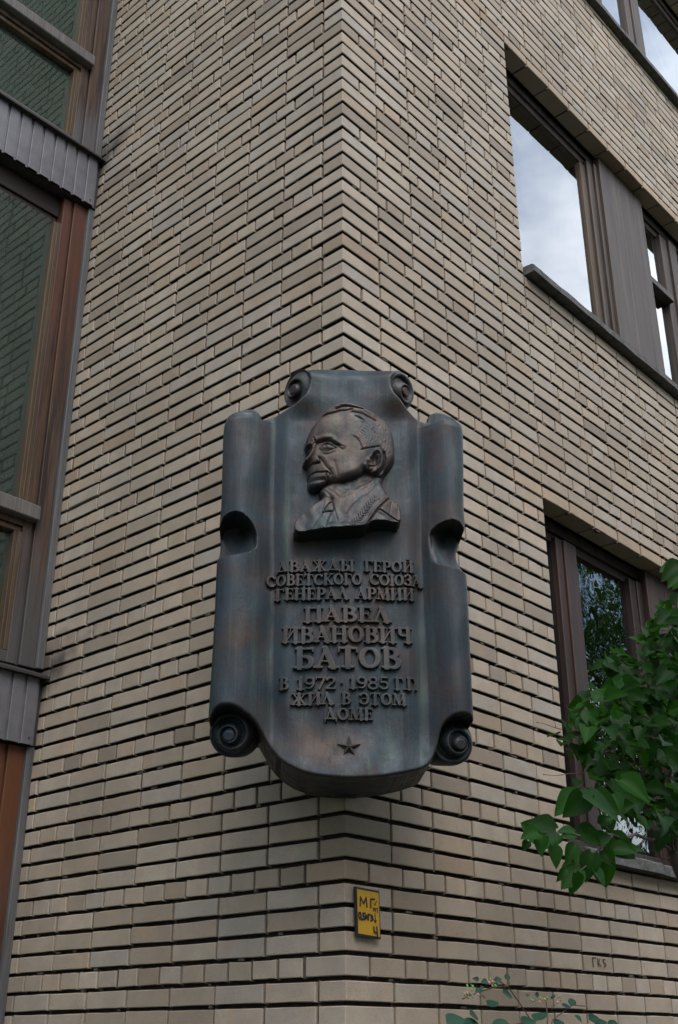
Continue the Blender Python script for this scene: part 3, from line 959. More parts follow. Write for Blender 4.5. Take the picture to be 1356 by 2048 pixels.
def body_h(U, V, s):
    p = px0(U, V); x, y = p[:, 0], p[:, 1]
    w = 0.030*(1-np.clip(np.abs(x-690)/150, 0, 1)**2)                  # belly of the sheet
    w += 0.010*np.exp(-((x-572)/17)**2)*sstep(1500, 1380, y)+0.008*np.exp(-((x-815)/17)**2)*sstep(1500, 1380, y)
    # rolled sides
    for side in (0, 1):
        if side == 0:
            xl = np.interp(y, [820, 1020, 1115, 1440], [445, 441, 432, 415]); xr = np.interp(y, [850, 1440], [529, 520])
        else:
            xl = np.interp(y, [850, 1100, 1440], [852, 860, 876]); xr = np.interp(y, [850, 1040, 1150, 1440], [927, 930, 934, 948])
        t = np.clip((x-xl)/(xr-xl), 0, 1)
        tt = (x-xl)/(xr-xl)
        if side == 1: tt = 1-tt                      # 0 at the outer edge, 1 at the inner
        ti = np.clip((tt-0.45)/0.80, 0, 1)
        r = np.where(tt < 0.45, 0.062*np.sqrt(np.clip(1-((0.45-tt)/0.45)**2, 0, 1))**0.9, 0.062*np.cos(ti*PI/2)**1.25)
        r *= sstep(1560, 1430, y)
        # stepped cap on top of the roll
        if side == 0: yc = np.interp(x, [447, 461, 487, 506, 524], [852, 842, 838, 836, 846])
        else: yc = np.interp(x, [854, 865, 884, 913, 924], [856, 857, 851, 855, 861])
        r = np.where(y < yc, r*0.55-0.012*sstep(1.12, 0.85, tt), r*(0.86+0.14*sstep(yc, yc+14, y)))
        ya = np.interp(x, *arch[side]); yl = np.interp(x, *lip[side])
        q = np.clip((y-ya)/np.maximum(yl-ya, 6), 0, 1)
        scoop = -0.062+0.117*(1-np.sqrt(np.clip(1-q**2, 0, 1)))
        ax_ = arch[side][0]
        lim = sstep(ax_[-1]+1, ax_[-1]-7, x) if side == 0 else sstep(ax_[0]-1, ax_[0]+7, x)
        m = sstep(ya-2, ya+7, y)*(y < yl)*lim
        deep = sstep(1.08, 0.42, tt)
        r = r*(1-m)+np.minimum(r, scoop*deep+r*(1-deep)*sstep(0, 1, q*0.6+0.4))*m
        # lower roll starts as a full lip
        w = w*sstep(0.55, 1.15, tt)+r
    # foot of the sheet sweeps forward, top curls back
    w += 0.034*sstep(1430, 1575, y)**1.5*sstep(500, 560, x)*sstep(892, 840, x)
    w -= 0.030*sstep(775, 738, y)**2
    # neck between the upper volutes is a shallow hollow
    w += 0.034*(np.clip(np.abs(x-699)/84, 0, 1)**2.2)*sstep(728, 762, y)*sstep(850, 800, y)*sstep(560, 610, x)*sstep(840, 790, x)
    w += 0.0016*np.sin(x*0.09+np.sin(y*0.02)*2)+0.0012*np.sin(y*0.045+x*0.03)
    rr = 0.010
    w -= rr*(1-np.sqrt(np.clip(1-(1-np.clip(s/rr, 0, 1))**2, 0, 1)))
    return w
def body_surface(U, V): return body_h(np.atleast_1d(U).astype(float), np.atleast_1d(V).astype(float), np.ones(np.size(U)))
bx = (bp[:, 0].min()-.01, bp[:, 0].max()+.01, bp[:, 1].min()-.01, bp[:, 1].max()+.01)
heightfield('scroll_panel', lambda U, V: poly_sdf(U, V, bp), bx, 0.0027, body_h, -0.285, M['bronze'], T, O0, snap=lambda U, V: closest(U, V, bp))
print('body', round(time.time()-T0, 1))
# flat back and fixing bracket
bk = MB()
bk.box((-0.20, 0.262, 0.10), (0.20, 0.2835, 1.40)); bk.build('back_plate', M['flash'], T)
bk = MB()
bk.box((-0.04, 0.22, -0.012), (0.04, 0.275, 0.02), 0.004)
bk.build('bracket', M['flash'], T)

# volutes
def lathe(name, prof, cx, cz, w0, rot, shear, parent=T, n=44):
    vs = []; fs = []
    R = Matrix.Rotation(rot[1], 3, 'Z') @ Matrix.Rotation(rot[0], 3, 'X')
    for (r, h) in prof:
        for k in range(n):
            a = 2*PI*k/n
            # slight spiral: the radius grows round the turn
            rk = r*(1+0.05*((k/n)-0.5)*(1 if r < 0.085 else 0.3))
            v = Vector((rk*math.cos(a)+shear[0]*h, -h, rk*math.sin(a)+shear[1]*h))
            v = R @ v
            vs.append((v.x+cx, v.y-w0, v.z+cz-VB))
    m = len(prof)
    for i in range(m-1):
        for k in range(n): fs.append((i*n+k, i*n+(k+1) % n, (i+1)*n+(k+1) % n, (i+1)*n+k))
    vs.append(tuple(np.mean(vs[-n:], 0))); c = len(vs)-1
    for k in range(n): fs.append(((m-1)*n+k, (m-1)*n+(k+1) % n, c))
    me = mesh_np(name, vs, [f[::-1] for f in fs], M['bronze'], True)
    bpy_ok = True
    me.materials[0] = M['bronze']
    o = link(bpy.data.objects.new(name, me), parent)
    import bmesh
    bm = bmesh.new(); bm.from_mesh(me); bmesh.ops.recalc_face_normals(bm, faces=bm.faces); bm.to_mesh(me); bm.free()
    me.polygons.foreach_set('use_smooth', np.ones(len(me.polygons), bool))
    try: me.set_sharp_from_angle(angle=math.radians(48))
    except Exception: pass
    return o
def spiral(name, R0, Hc, turns, ridge, back, cx, cz, w0, rot, shear, hand=1, parent=T):
    """a snail-shell volute: a low cone wound with one continuous spiral groove, on a short drum"""
    nr, na = 64, 96
    vs = []; fs = []
    Rm = Matrix.Rotation(rot[1], 3, 'Z') @ Matrix.Rotation(rot[0], 3, 'X')
    rings = [(R0*0.93, 'b'), (R0, 'm')]+[(R0*(1-i/nr), i) for i in range(nr)]
    for r, kind in rings:
        for k in range(na):
            a = 2*PI*k/na
            if kind == 'b': h = -back
            elif kind == 'm': h = -0.006
            else:
                t = r/R0
                ph = turns*(math.log(1/t)/math.log(1/0.20))+hand*(k/na)
                f = ph-math.floor(ph)
                prof = math.sin(PI*min(1, f/0.72))**0.7 if f < 0.72 else 0.0
                eye = 1/(1+math.exp(-(0.24-t)*60))
                h = Hc*(1-t)**0.9
                h = h+ridge*(prof-0.35)*(1-eye)*min(1, (1-t)*9)
                if t < 0.30: h = h*(1-eye)+(Hc*0.88+0.006)*eye
            x = r*math.cos(a)+shear[0]*max(h, 0); z = r*math.sin(a)+shear[1]*max(h, 0)
            v = Rm @ Vector((x, -h, z))
            vs.append((v.x+cx, v.y-w0, v.z+cz-VB))
    m = len(rings)
    for i in range(m-1):
        for k in range(na): fs.append((i*na+k, i*na+(k+1) % na, (i+1)*na+(k+1) % na, (i+1)*na+k))
    vs.append(tuple(np.mean(vs[-na:], 0))); c = len(vs)-1
    for k in range(na): fs.append(((m-1)*na+k, (m-1)*na+(k+1) % na, c))
    me = mesh_np(name, vs, fs, M['bronze'], True)
    o = link(bpy.data.objects.new(name, me), parent)
    import bmesh
    bm = bmesh.new(); bm.from_mesh(me); bmesh.ops.recalc_face_normals(bm, faces=bm.faces); bm.to_mesh(me); bm.free()
    me.polygons.foreach_set('use_smooth', np.ones(len(me.polygons), bool))
    try: me.set_sharp_from_angle(angle=math.radians(60))
    except Exception: pass
    return o
u, v = P(466, 1465, -0.06); spiral('volute', .083, .074, 2.0, .020, .12, u, v, -0.068, (math.radians(10), math.radians(-8)), (-0.05, -0.20), 1)
u, v = P(902, 1482, -0.06); spiral('volute', .083, .074, 2.0, .020, .12, u, v, -0.068, (math.radians(9), math.radians(16)), (0.12, -0.18), -1)
u, v = P(597, 778, -0.03); spiral('volute', .080, .026, 1.6, .020, .10, u, v, -0.030, (math.radians(8), math.radians(-48)), (-0.2, -0.3), -1)
u, v = P(800, 781, -0.03); spiral('volute', .080, .026, 1.6, .020, .10, u, v, -0.030, (math.radians(8), math.radians(46)), (0.2, -0.3), 1)

# ---------------------------------------------------------------- portrait relief
WP, WB = 0.088, 0.122
def c1(x, y): return (580+x/5.65, 790+y/5.65)
def c2(x, y): return (570+x/5.215, 920+y/5.215)
HEAD = [c2(240, 300), c2(228, 240), c2(240, 196), c2(226, 166), c2(232, 138), c1(192, 862), c1(196, 826), c1(188, 802), c1(148, 788), c1(136, 756), c1(160, 704), c1(208, 650), c1(196, 632), c1(176, 608), c1(158, 562), c1(180, 485), c1(205, 425), c1(240, 358),
        c1(290, 300), c1(355, 230), c1(372, 196), c1(450, 128), c1(540, 72), c1(620, 58), c1(720, 88), c1(840, 148), c1(1000, 228), c1(1100, 280), c1(1160, 378), c1(1187, 500), c1(1194, 640), c1(1190, 720), c1(1145, 800), c1(1100, 860),
        c2(1050, 130), c2(1005, 200), c2(900, 185), c2(835, 140), c2(800, 195), c2(700, 238), c2(600, 272), c2(520, 285), c2(450, 262), c2(385, 300), c2(320, 325), c2(270, 322)]
BUST = [c2(95, 742), c2(95, 620), c2(130, 575), c2(230, 490), c2(330, 405), c2(400, 370), c2(340, 300), c2(500, 200), c2(800, 80), c2(1060, 120), c2(1012, 205), c2(1045, 262), c2(1110, 352), c2(1135, 378), c2(1226, 412), c2(1226, 632),
        c2(1100, 626), c2(1000, 622), c2(930, 632), c2(880, 655), c2(845, 695), c2(800, 708), c2(700, 712), c2(500, 720), c2(270, 727)]
# everything of the portrait is drawn in "front pixels" of the plane w = WP
def front_px(U, V): return project(to_world(U, V, WP))
HEAD = [tuple(front_px(*np.array(P(x, y, 0.058))[:, None])[0]) for x, y in HEAD]
BUST = [tuple(front_px(*np.array(P(x, y, 0.05+0.072*min(1, max(0, (y-945)/95))))[:, None])[0]) for x, y in BUST]
hp = smooth_poly(HEAD, it=1); bpx = smooth_poly(BUST, it=1)
PXM = 0.00185   # metres per pixel here
def port_h(U, V, s_):
    p = front_px(U, V); X, Y = p[:, 0], p[:, 1]
    base = body_surface(U, V)
    a1x, a1y = (X-580)*5.65, (Y-790)*5.65      # crop 1 coordinates
    a2x, a2y = (X-570)*5.215, (Y-920)*5.215    # crop 2
    pb = project(to_world(U, V, 0.05+0.072*np.clip((Y-945)/95, 0, 1)))
    b2x, b2y = (pb[:, 0]-570)*5.215, (pb[:, 1]-920)*5.215
    def G(x, y, sx, sy, amp, ang=0, c=1):
        ax, ay = (a1x, a1y) if c == 1 else (a2x, a2y)
        if c == 1: amp = amp*0.74
        ca, sa = math.cos(ang), math.sin(ang)
        dx, dy = ax-x, ay-y
        return amp*np.exp(-((dx*ca+dy*sa)/sx)**2-((-dx*sa+dy*ca)/sy)**2)
    def K(pts, wd, amp, c=1):
        ax, ay = (a1x, a1y) if c == 1 else (a2x, a2y)
        if c == 1: amp = amp*0.72
        pts = smooth_poly(pts, False, 1) if len(pts) > 2 else pts
        d = seg_dist(ax, ay, pts)
        return amp*np.exp(-(d/wd)**2)
    sh = poly_sdf(X, Y, hp)*PXM
    sb = poly_sdf(X, Y, bpx)*PXM
    # head mass
    def dome(x, y, rx, ry, h, pw=0.5):
        return h*np.clip(1-((a1x-x)/rx)**2-((a1y-y)/ry)**2, 0, 1)**pw
    h = 0.026+0.042*np.clip(1-((a1x-660)/620)**2-((a1y-560)/640)**2, 0, 1)**0.5
    h = h*(0.25+0.75*np.sqrt(np.clip(1-(1-np.clip(sh/0.030, 0, 1))**2, 0, 1)))
    h += G(560, 700, 230, 200, .009)                       # cheek
    h += G(640, 900, 230, 110, .010)                       # jaw
    h += G(440, 360, 210, 130, .010)                       # forehead
    h += G(300, 430, 90, 60, .003)
    # sockets
    h += G(425, 590, 110, 60, -.014, 0.15) + G(192, 598, 36, 36, -.017)
    h += G(415, 585, 52, 26, .0115, 0.1) + G(205, 612, 20, 16, .006)
    # brows
    h += K([(285, 500), (330, 498), (400, 485), (460, 498), (540, 550), (600, 590)], 26, .0075)
    h += K([(160, 562), (195, 538), (235, 542)], 15, .009)
    for i in range(7):
        h += K([(310+i*26, 508-i*2), (345+i*26, 472+i*3)], 6, .0020)
    h += K([(275, 505), (300, 540), (365, 528), (440, 524), (490, 556), (555, 592)], 11, -.0085)
    h += K([(268, 478), (285, 515), (312, 548)], 8, -.007) + K([(255, 560), (285, 545)], 9, -.003)
    h += K([(335, 604), (372, 566), (420, 552), (470, 574), (522, 606)], 8, -.0045)
    h += K([(345, 592), (382, 552), (425, 540), (480, 562)], 9, .0035)
    h += G(404, 580, 16, 13, -.0045)
    h += K([(360, 600), (410, 598), (470, 604)], 10, .002)
    h += K([(342, 622), (395, 640), (455, 628), (512, 606)], 8, -.0045)
    h += K([(360, 642), (420, 664), (490, 636)], 11, .0030) + K([(380, 672), (440, 684), (500, 652)], 12, -.0035)
    h += K([(540, 575), (600, 600)], 7, -.0035) + K([(535, 600), (590, 630)], 6, -.003)
    # nose
    h += K([(272, 540), (262, 610), (232, 672), (190, 722)], 28, .017)+K([(290, 620), (270, 700)], 40, .004)
    h += G(176, 738, 34, 30, .014) + G(308, 736, 32, 26, .007)
    h += K([(325, 700), (345, 735), (335, 765)], 9, -.006)
    h += K([(150, 782), (200, 788), (245, 762), (300, 768), (335, 762)], 9, -.011)
    h += G(200, 796, 24, 13, -.010)
    # folds and mouth
    h += K([(335, 712), (370, 762), (402, 812), (440, 850), (482, 905)], 12, -.0055)
    h += K([(372, 700), (420, 765), (460, 820)], 26, .0035)
    h += K([(500, 760), (520, 840), (540, 920)], 16, -.003)
    h += G(285, 822, 70, 26, .001)
    h += K([(196, 886), (245, 872), (300, 862), (350, 868), (425, 872)], 7.5, -.0085)
    h += K([(420, 868), (455, 900)], 9, -.007)
    h += G(320, 160, 80, 14, .0020, 0, 2)
    h += K([(255, 196), (330, 202), (410, 192)], 15, -.0045, 2)
    h += G(330, 246, 80, 42, .009, 0, 2) + G(250, 250, 30, 60, .004, 0, 2)
    h += K([(430, 150), (450, 200), (440, 250)], 12, -.005, 2)
    h += K([(470, 150), (500, 200), (505, 270)], 14, -.004, 2)
    # ear
    h += K([(915, 700), (945, 645), (990, 618), (1030, 655), (1042, 730), (1020, 800), (960, 860), (895, 872), (855, 840), (850, 800)], 15, .0125)
    h += G(955, 730, 46, 60, -.019, -0.3) + K([(1000, 680), (1000, 745), (950, 790), (900, 795)], 10, .010)
    h += G(893, 745, 22, 26, .012) + G(905, 835, 36, 24, .008)
    h += K([(1062, 640), (1078, 730), (1050, 830), (975, 895), (890, 905), (838, 870)], 13, -.012)
    # hair: raised mass with combed locks
    hairpoly = [(365, 225), (372, 190), (450, 120), (620, 50), (850, 140), (1110, 270), (1200, 480), (1210, 720), (1110, 870), (1050, 900), (1085, 780), (1075, 660), (1015, 585), (820, 625), (795, 570), (770, 520), (705, 470), (770, 400), (830, 320), (770, 230), (700, 185), (560, 195), (480, 215)]
    hs = poly_sdf(a1x, a1y, hairpoly)
    hm = sstep(-22, 26, hs)
    h += 0.0035*hm
    ang = np.arctan2(a1y-520, a1x-640)
    rad = np.hypot(a1x-640, (a1y-520))
    rw = rad+14*np.sin(ang*3.1)+9*np.sin(ang*7.3+1)+5*np.sin(ang*15+rad*0.02)
    lock = np.sin(rw*0.19)*(0.6+0.4*np.sin(ang*9+rad*0.03))+0.6*np.sin(rw*0.47+1.7*np.sin(ang*11))*np.sin(ang*6+2)
    h += hm*0.00045*lock*sstep(0, 50, hs)
    h += K([(378, 205), (450, 158), (540, 112), (640, 98), (740, 118), (850, 160), (960, 215)], 24, .0085)
    h += K([(372, 232), (430, 218), (500, 208), (560, 186), (640, 178), (705, 160)], 9, -.0075)
    h += K([(520, 165), (600, 130), (700, 132), (830, 160)], 7, -.008)
    h += K([(700, 190), (800, 215), (880, 250), (960, 290)], 12, -.006) + K([(740, 240), (830, 290)], 9, -.004)
    for i in range(11):
        x0 = 700+i*22; y0 = 470-i*14
        h += K([(x0+20, y0), (x0+110+i*5, y0+60+i*3), (x0+190, y0+118+i*2)], 5.0, -.0007)
    h += K([(700, 470), (770, 520), (800, 600), (815, 628)], 10, -.002) + K([(800, 632), (880, 612), (1010, 578)], 7, -.005)
    for i in range(26):
        rx = 1040+110*math.sin(i*1.7); ry = 300+i*21
        h += K([(rx, ry), (rx+26*math.cos(i), ry+26)], 9, .0014*(1 if i % 2 else -1))
    # keep head only inside its outline
    eh = np.sqrt(np.clip(1-(1-np.clip(sh/0.011, 0, 1))**2, 0, 1))
    fe = K([(158, 556), (185, 536), (225, 538), (246, 556)], 11, .0075)+K([(166, 580), (200, 566), (240, 580)], 8, -.0095)
    fe += G(204, 604, 24, 13, .0050)+K([(178, 606), (200, 592), (228, 602)], 5, -.005)+K([(180, 626), (205, 634), (232, 622)], 6, -.005)
    fe += K([(258, 590), (246, 632), (214, 690), (182, 730)], 15, .006)+G(170, 740, 22, 22, .006)
    head = np.where(sh > 0, h*eh+fe*np.clip(eh*1.4, 0, 1), -1)
    # bust mass, drawn in the pixels of its own, higher plane
    a2x, a2y = b2x, b2y
    t = sstep(150, 720, a2y)
    b = 0.030+0.062*t
    b += G(520, 330, 170, 90, .012, 0, 2) + G(900, 420, 180, 160, .012, 0.6, 2) - G(1190, 520, 110, 150, .018, 0, 2)
    b -= G(180, 620, 110, 150, .010, 0, 2)
    b += 0.012*sstep(620, 700, a2y)*sstep(300, 500, a2x)
    b += G(620, 480, 120, 100, .006, 0, 2)
    def KK(p_, w_, a_): return K(p_, w_, a_*0.72, 2)
    b += KK([(395, 305), (450, 350), (490, 405)], 14, -.006) + KK([(440, 300), (520, 350), (560, 392)], 12, -.005) + KK([(500, 300), (580, 345), (620, 345)], 14, -.004)
    b += KK([(640, 310), (760, 270), (890, 215)], 16, -.0035) + KK([(600, 380), (720, 330), (850, 270), (930, 215)], 18, .0035)
    b += KK([(350, 340), (420, 380), (495, 410)], 14, -.007)
    b += KK([(412, 405), (395, 530), (335, 640), (270, 728)], 7, -.0035) + KK([(500, 425), (520, 520), (552, 625)], 7, -.0035)
    b += KK([(398, 535), (440, 462), (492, 425)], 6, -.0075) + KK([(492, 425), (515, 500), (505, 528), (440, 522), (400, 532)], 6, -.0065)
    b += G(462, 490, 35, 32, .0045, 0, 2) + KK([(482, 540), (450, 620), (425, 700)], 6, -.0045)
    b += KK([(1118, 362), (1050, 425), (975, 500), (900, 600), (830, 700)], 9, -.010) + KK([(1100, 350), (1030, 415), (955, 490), (880, 590), (810, 690)], 12, .0055)
    b += KK([(985, 508), (1090, 550), (1215, 602)], 8, -.011) + KK([(985, 528), (1090, 570), (1215, 622)], 12, .004)
    b += KK([(1125, 385), (1110, 440), (1100, 530)], 6, -.004) + KK([(1190, 405), (1180, 560)], 5, -.002)
    b += KK([(640, 560), (740, 430), (880, 330), (960, 250)], 7, -.0035)
    # laurel sprig
    spine = [(945, 420), (880, 480), (820, 560), (760, 640), (690, 700)]
    b += KK(spine, 5, .0035)
    for i in range(13):
        f = i/12; j = f*4; i0 = min(int(j), 3); g = j-i0
        sx = spine[i0][0]*(1-g)+spine[i0+1][0]*g; sy = spine[i0][1]*(1-g)+spine[i0+1][1]*g
        b += KK([(sx, sy), (sx+44, sy-20)], 4.0, -.0034) + KK([(sx-6, sy-4), (sx-14, sy-52)], 4.0, -.0032)
    b += 0.0012*np.sin(a2x*0.05+np.sin(a2y*0.04))
    eb = 0.22+0.78*np.sqrt(np.clip(1-(1-np.clip(sb/0.006, 0, 1))**2, 0, 1))
    up_edge = sstep(560, 300, a2y)*0.55                    # shoulders melt into the ground at the top
    eb2 = np.sqrt(np.clip(1-(1-np.clip(sb/(0.006+0.03*up_edge), 0, 1))**2, 0, 1))
    bust = np.where(sb > 0, b*np.minimum(eb, eb2+0.0), -1)
    # head casts itself over the neck
    z = np.maximum(head, bust)
    return np.maximum(base+z, base-0.004)
pp = np.array([P(x, y, WP) for x, y in list(hp)+list(bpx)])
pbx = (pp[:, 0].min()-.004, pp[:, 0].max()+.004, pp[:, 1].min()-.004, pp[:, 1].max()+.004)
def port_sdf(U, V):
    p = front_px(U.ravel(), V.ravel())
    s = np.maximum(poly_sdf(p[:, 0], p[:, 1], hp), poly_sdf(p[:, 0], p[:, 1], bpx))*PXM
    return s.reshape(U.shape)
def port_snap(U, V):
    p = front_px(U, V)
    sh = poly_sdf(p[:, 0], p[:, 1], hp); sb = poly_sdf(p[:, 0], p[:, 1], bpx)
    h1 = closest(p[:, 0], p[:, 1], hp); h2 = closest(p[:, 0], p[:, 1], bpx)
    m = sh > sb
    x = np.where(m, h1[0], h2[0]); y = np.where(m, h1[1], h2[1])
    out = np.array([P(a, b, WP) for a, b in zip(x, y)])
    return out[:, 0], out[:, 1]
heightfield('portrait_relief', port_sdf, pbx, 0.0016, port_h, lambda U, V: body_surface(U, V)-0.01, M['bronze_face'], T, O0, snap=port_snap)
print('portrait', round(time.time()-T0, 1))

# ---------------------------------------------------------------- raised letters
ST, TH, SF_ = 0.265, 0.135, 0.115
def glyph(ch):
    """segments (x0,y0,x1,y1,w0,w1) in a box of height 1"""
    g = []
    def L(x0, y0, x1, y1, w, w1=None): g.append((x0, y0, x1, y1, w, w if w1 is None else w1))
    def stem(x, y0=0, y1=1, w=ST): L(x, y0+w*.15, x, y1-w*.15, w)
    def serif(x, y, l=0.36): L(x-l/2, y, x+l/2, y, SF_)
    def arc(cx, cy, rx, ry, a0, a1, wh=ST, wv=TH, n=14):
        pr = None
        for i in range(n+1):
            a = math.radians(a0+(a1-a0)*i/n)
            x = cx+rx*math.cos(a); y = cy+ry*math.sin(a)
            w = wv+(wh-wv)*abs(math.cos(a))**1.3
            if pr: g.append((pr[0], pr[1], x, y, pr[2], w))
            pr = (x, y, w)
    B_, T_ = SF_/2, 1-SF_/2
    if ch == 'А':
        L(.14, .03, .44, .95, TH); L(.40, .95, .72, .03, ST); L(.22, .33, .62, .33, .09); serif(.13, B_, .30); serif(.73, B_, .36); W_ = .88
    elif ch == 'Б':
        stem(.22); serif(.22, B_, .40); L(.08, T_, .72, T_, SF_); L(.72, .95, .72, .80, .09); arc(.40, .30, .27, .25, -90, 90); L(.22, .05, .42, .05, SF_); L(.22, .55, .42, .55, .09); W_ = .80
    elif ch == 'В':
        stem(.22); L(.06, B_, .42, B_, SF_); L(.06, T_, .42, T_, SF_); L(.22, .53, .42, .53, .09); arc(.40, .285, .28, .235, -90, 90); arc(.38, .745, .23, .205, -90, 90); W_ = .80
    elif ch == 'Г':
        stem(.22); serif(.22, B_, .42); L(.06, T_, .66, T_, SF_); L(.66, .97, .66, .76, .10); W_ = .72
    elif ch == 'Д':
        L(.24, .14, .44, .95, TH); L(.42, .95, .68, .14, ST); L(.05, .11, .92, .11, .13); L(.09, .12, .08, -.12, .11); L(.88, .12, .89, -.12, .11); W_ = .96
    elif ch == 'Е':
        stem(.22); L(.06, B_, .66, B_, SF_); L(.06, T_, .64, T_, SF_); L(.24, .52, .52, .52, .09); L(.52, .63, .52, .41, .08); L(.65, .04, .67, .26, .09); L(.63, .96, .63, .77, .09); W_ = .74
    elif ch == 'Ж':
        stem(.56); serif(.56, B_, .36); serif(.56, T_, .36); L(.46, .52, .20, .93, .13); L(.66, .52, .92, .93, .13); L(.48, .54, .16, .05, .19); L(.64, .54, .96, .05, .19)
        serif(.15, B_, .28); serif(.97, B_, .28); serif(.20, T_, .20); serif(.92, T_, .20); W_ = 1.12
    elif ch == 'З':
        arc(.36, .735, .22, .215, -90, 150); arc(.36, .28, .26, .23, -150, 90); L(.26, .52, .38, .52, .09); L(.15, .86, .13, .70, .09); L(.12, .30, .14, .14, .09); W_ = .70
    elif ch == 'И' or ch == 'Й':
        stem(.22); stem(.76); serif(.22, B_, .36); serif(.22, T_, .36); serif(.76, B_, .36); serif(.76, T_, .36); L(.30, .14, .68, .86, .10); W_ = .98
        if ch == 'Й': arc(.49, 1.17, .13, .05, 180, 360, .05, .06, 8)
    elif ch == 'К':
        stem(.22); serif(.22, B_, .40); serif(.22, T_, .40); L(.34, .48, .68, .93, .11); L(.36, .55, .74, .05, .21); serif(.74, B_, .34); serif(.70, T_, .28); W_ = .90
    elif ch == 'Л':
        L(.16, .05, .42, .95, TH); L(.40, .95, .70, .03, ST); serif(.15, B_, .30); serif(.72, B_, .36); L(.34, T_, .50, T_, SF_); W_ = .88
    elif ch == 'М':
        L(.18, .03, .24, .95, .12); L(.24, .93, .54, .10, ST*.9); L(.54, .08, .84, .93, .10); L(.86, .95, .90, .03, ST); serif(.17, B_, .30); serif(.90, B_, .38); serif(.22, T_, .24); serif(.86, T_, .26); W_ = 1.10
    elif ch == 'Н':
        stem(.22); stem(.74); L(.22, .51, .74, .51, .10); serif(.22, B_, .36); serif(.22, T_, .36); serif(.74, B_, .36); serif(.74, T_, .36); W_ = .96
    elif ch == 'О':
        arc(.44, .50, .31, .44, 0, 360, n=26); W_ = .88
    elif ch == 'П':
        stem(.22); stem(.74); L(.06, T_, .90, T_, SF_); serif(.22, B_, .38); serif(.74, B_, .38); W_ = .96
    elif ch == 'Р':
        stem(.22); serif(.22, B_, .42); L(.06, T_, .42, T_, SF_); L(.22, .46, .42, .46, .09); arc(.40, .705, .26, .245, -90, 90); W_ = .76
    elif ch == 'С':
        arc(.46, .50, .33, .44, 42, 318, n=22); L(.71, .93, .71, .72, .09); L(.71, .26, .70, .10, .08); W_ = .82
    elif ch == 'Т':
        stem(.42); serif(.42, B_, .44); L(.08, T_, .76, T_, SF_); L(.09, .97, .07, .76, .10); L(.75, .97, .77, .76, .10); W_ = .84
    elif ch == 'Ч':
        stem(.64); serif(.64, B_, .40); serif(.64, T_, .36); L(.20, .95, .20, .66, ST*.9); arc(.42, .66, .22, .18, 180, 290, .2, .11, 8); L(.46, .49, .64, .52, .10); serif(.20, T_, .36); W_ = .86
    elif ch == 'Ы':
        stem(.22); serif(.22, B_, .38); serif(.22, T_, .38); L(.22, .05, .40, .05, SF_); L(.22, .55, .40, .55, .09); arc(.38, .30, .24, .25, -90, 90); stem(.86); serif(.86, B_, .34); serif(.86, T_, .34); W_ = 1.04
    elif ch == 'Э':
        arc(.36, .50, .33, .44, -138, 138, n=22); L(.30, .50, .66, .50, .10); L(.11, .93, .11, .72, .09); L(.12, .26, .11, .10, .08); W_ = .80
    elif ch == 'Ю':
        stem(.20); serif(.20, B_, .36); serif(.20, T_, .36); L(.20, .51, .50, .51, .10); arc(.76, .50, .28, .44, 0, 360, n=24); W_ = 1.16
    elif ch == '1':
        stem(.28, .0, 1.0); serif(.28, B_, .42); L(.28, .93, .10, .80, .11); W_ = .50
    elif ch == '9':
        arc(.36, .69, .25, .25, 0, 360, .2, n=20); arc(.28, .62, .34, .54, -75, 10, .2, .11, 10); L(.16, .13, .36, .09, .11); W_ = .72
    elif ch == '7':
        L(.08, T_, .64, T_, .12); L(.62, .93, .28, .03, .19); L(.09, .97, .08, .76, .10); W_ = .66
    elif ch == '2':
        arc(.36, .71, .23, .23, -20, 165, .2); L(.57, .63, .12, .10, .15); L(.10, .07, .64, .07, .14); L(.64, .07, .66, .24, .09); W_ = .72
    elif ch == '8':
        arc(.36, .27, .26, .225, 0, 360, .19, n=20); arc(.36, .735, .22, .205, 0, 360, .17, n=18); W_ = .72
    elif ch == '5':
        L(.18, .95, .60, .95, .12); L(.18, .95, .16, .55, .10); arc(.34, .33, .26, .27, -150, 120, .2); W_ = .70
    elif ch == '.':
        L(.12, .09, .125, .09, .2); W_ = .26
    elif ch == '·':
        L(.12, .50, .125, .50, .2); W_ = .26
    elif ch == 'в':
        return glyph('В')
    else: W_ = .4
    return W_, g

def letter_mesh(ch, u0, v0, wd, ht, tilt):
    W_, segs = glyph(ch)
    sx = wd/W_; sy = ht
    sc = min(sx, sy)
    pad = 0.004
    lo = -0.18 if ch == 'Д' else 0; hi = 1.26 if ch == 'Й' else 1.0
    cell = max(0.00095, ht/44)
    A = [(u0+a*sx, v0+b*sy, u0+c*sx, v0+d*sy, e*(sx+sy)/2, f*(sx+sy)/2) for a, b, c, d, e, f in segs]
    def sdf(U, V):
        s = np.full(U.shape, -1e9)
        for x0, y0, x1, y1, w0, w1 in A:
            dx, dy = x1-x0, y1-y0; Ls = dx*dx+dy*dy+1e-12
            t = np.clip(((U-x0)*dx+(V-y0)*dy)/Ls, 0, 1)
            d = np.hypot(U-x0-t*dx, V-y0-t*dy)
            s = np.maximum(s, (w0*(1-t)+w1*t)/2-d)
        return s
    hl = 0.011+ht*0.06
    def hf(U, V, s):
        e = np.clip(s/0.0017, 0, 1)
        return body_surface(U, V)+hl*0.80+hl*0.20*np.sqrt(np.clip(1-(1-e)**2, 0, 1))
    return heightfield('letter', sdf, (u0-pad, u0+wd+pad, v0+(lo)*ht-pad, v0+hi*ht+pad), cell, hf,
                       lambda U, V: body_surface(U, V)-0.004, M['bronze_rub'], T, O0)
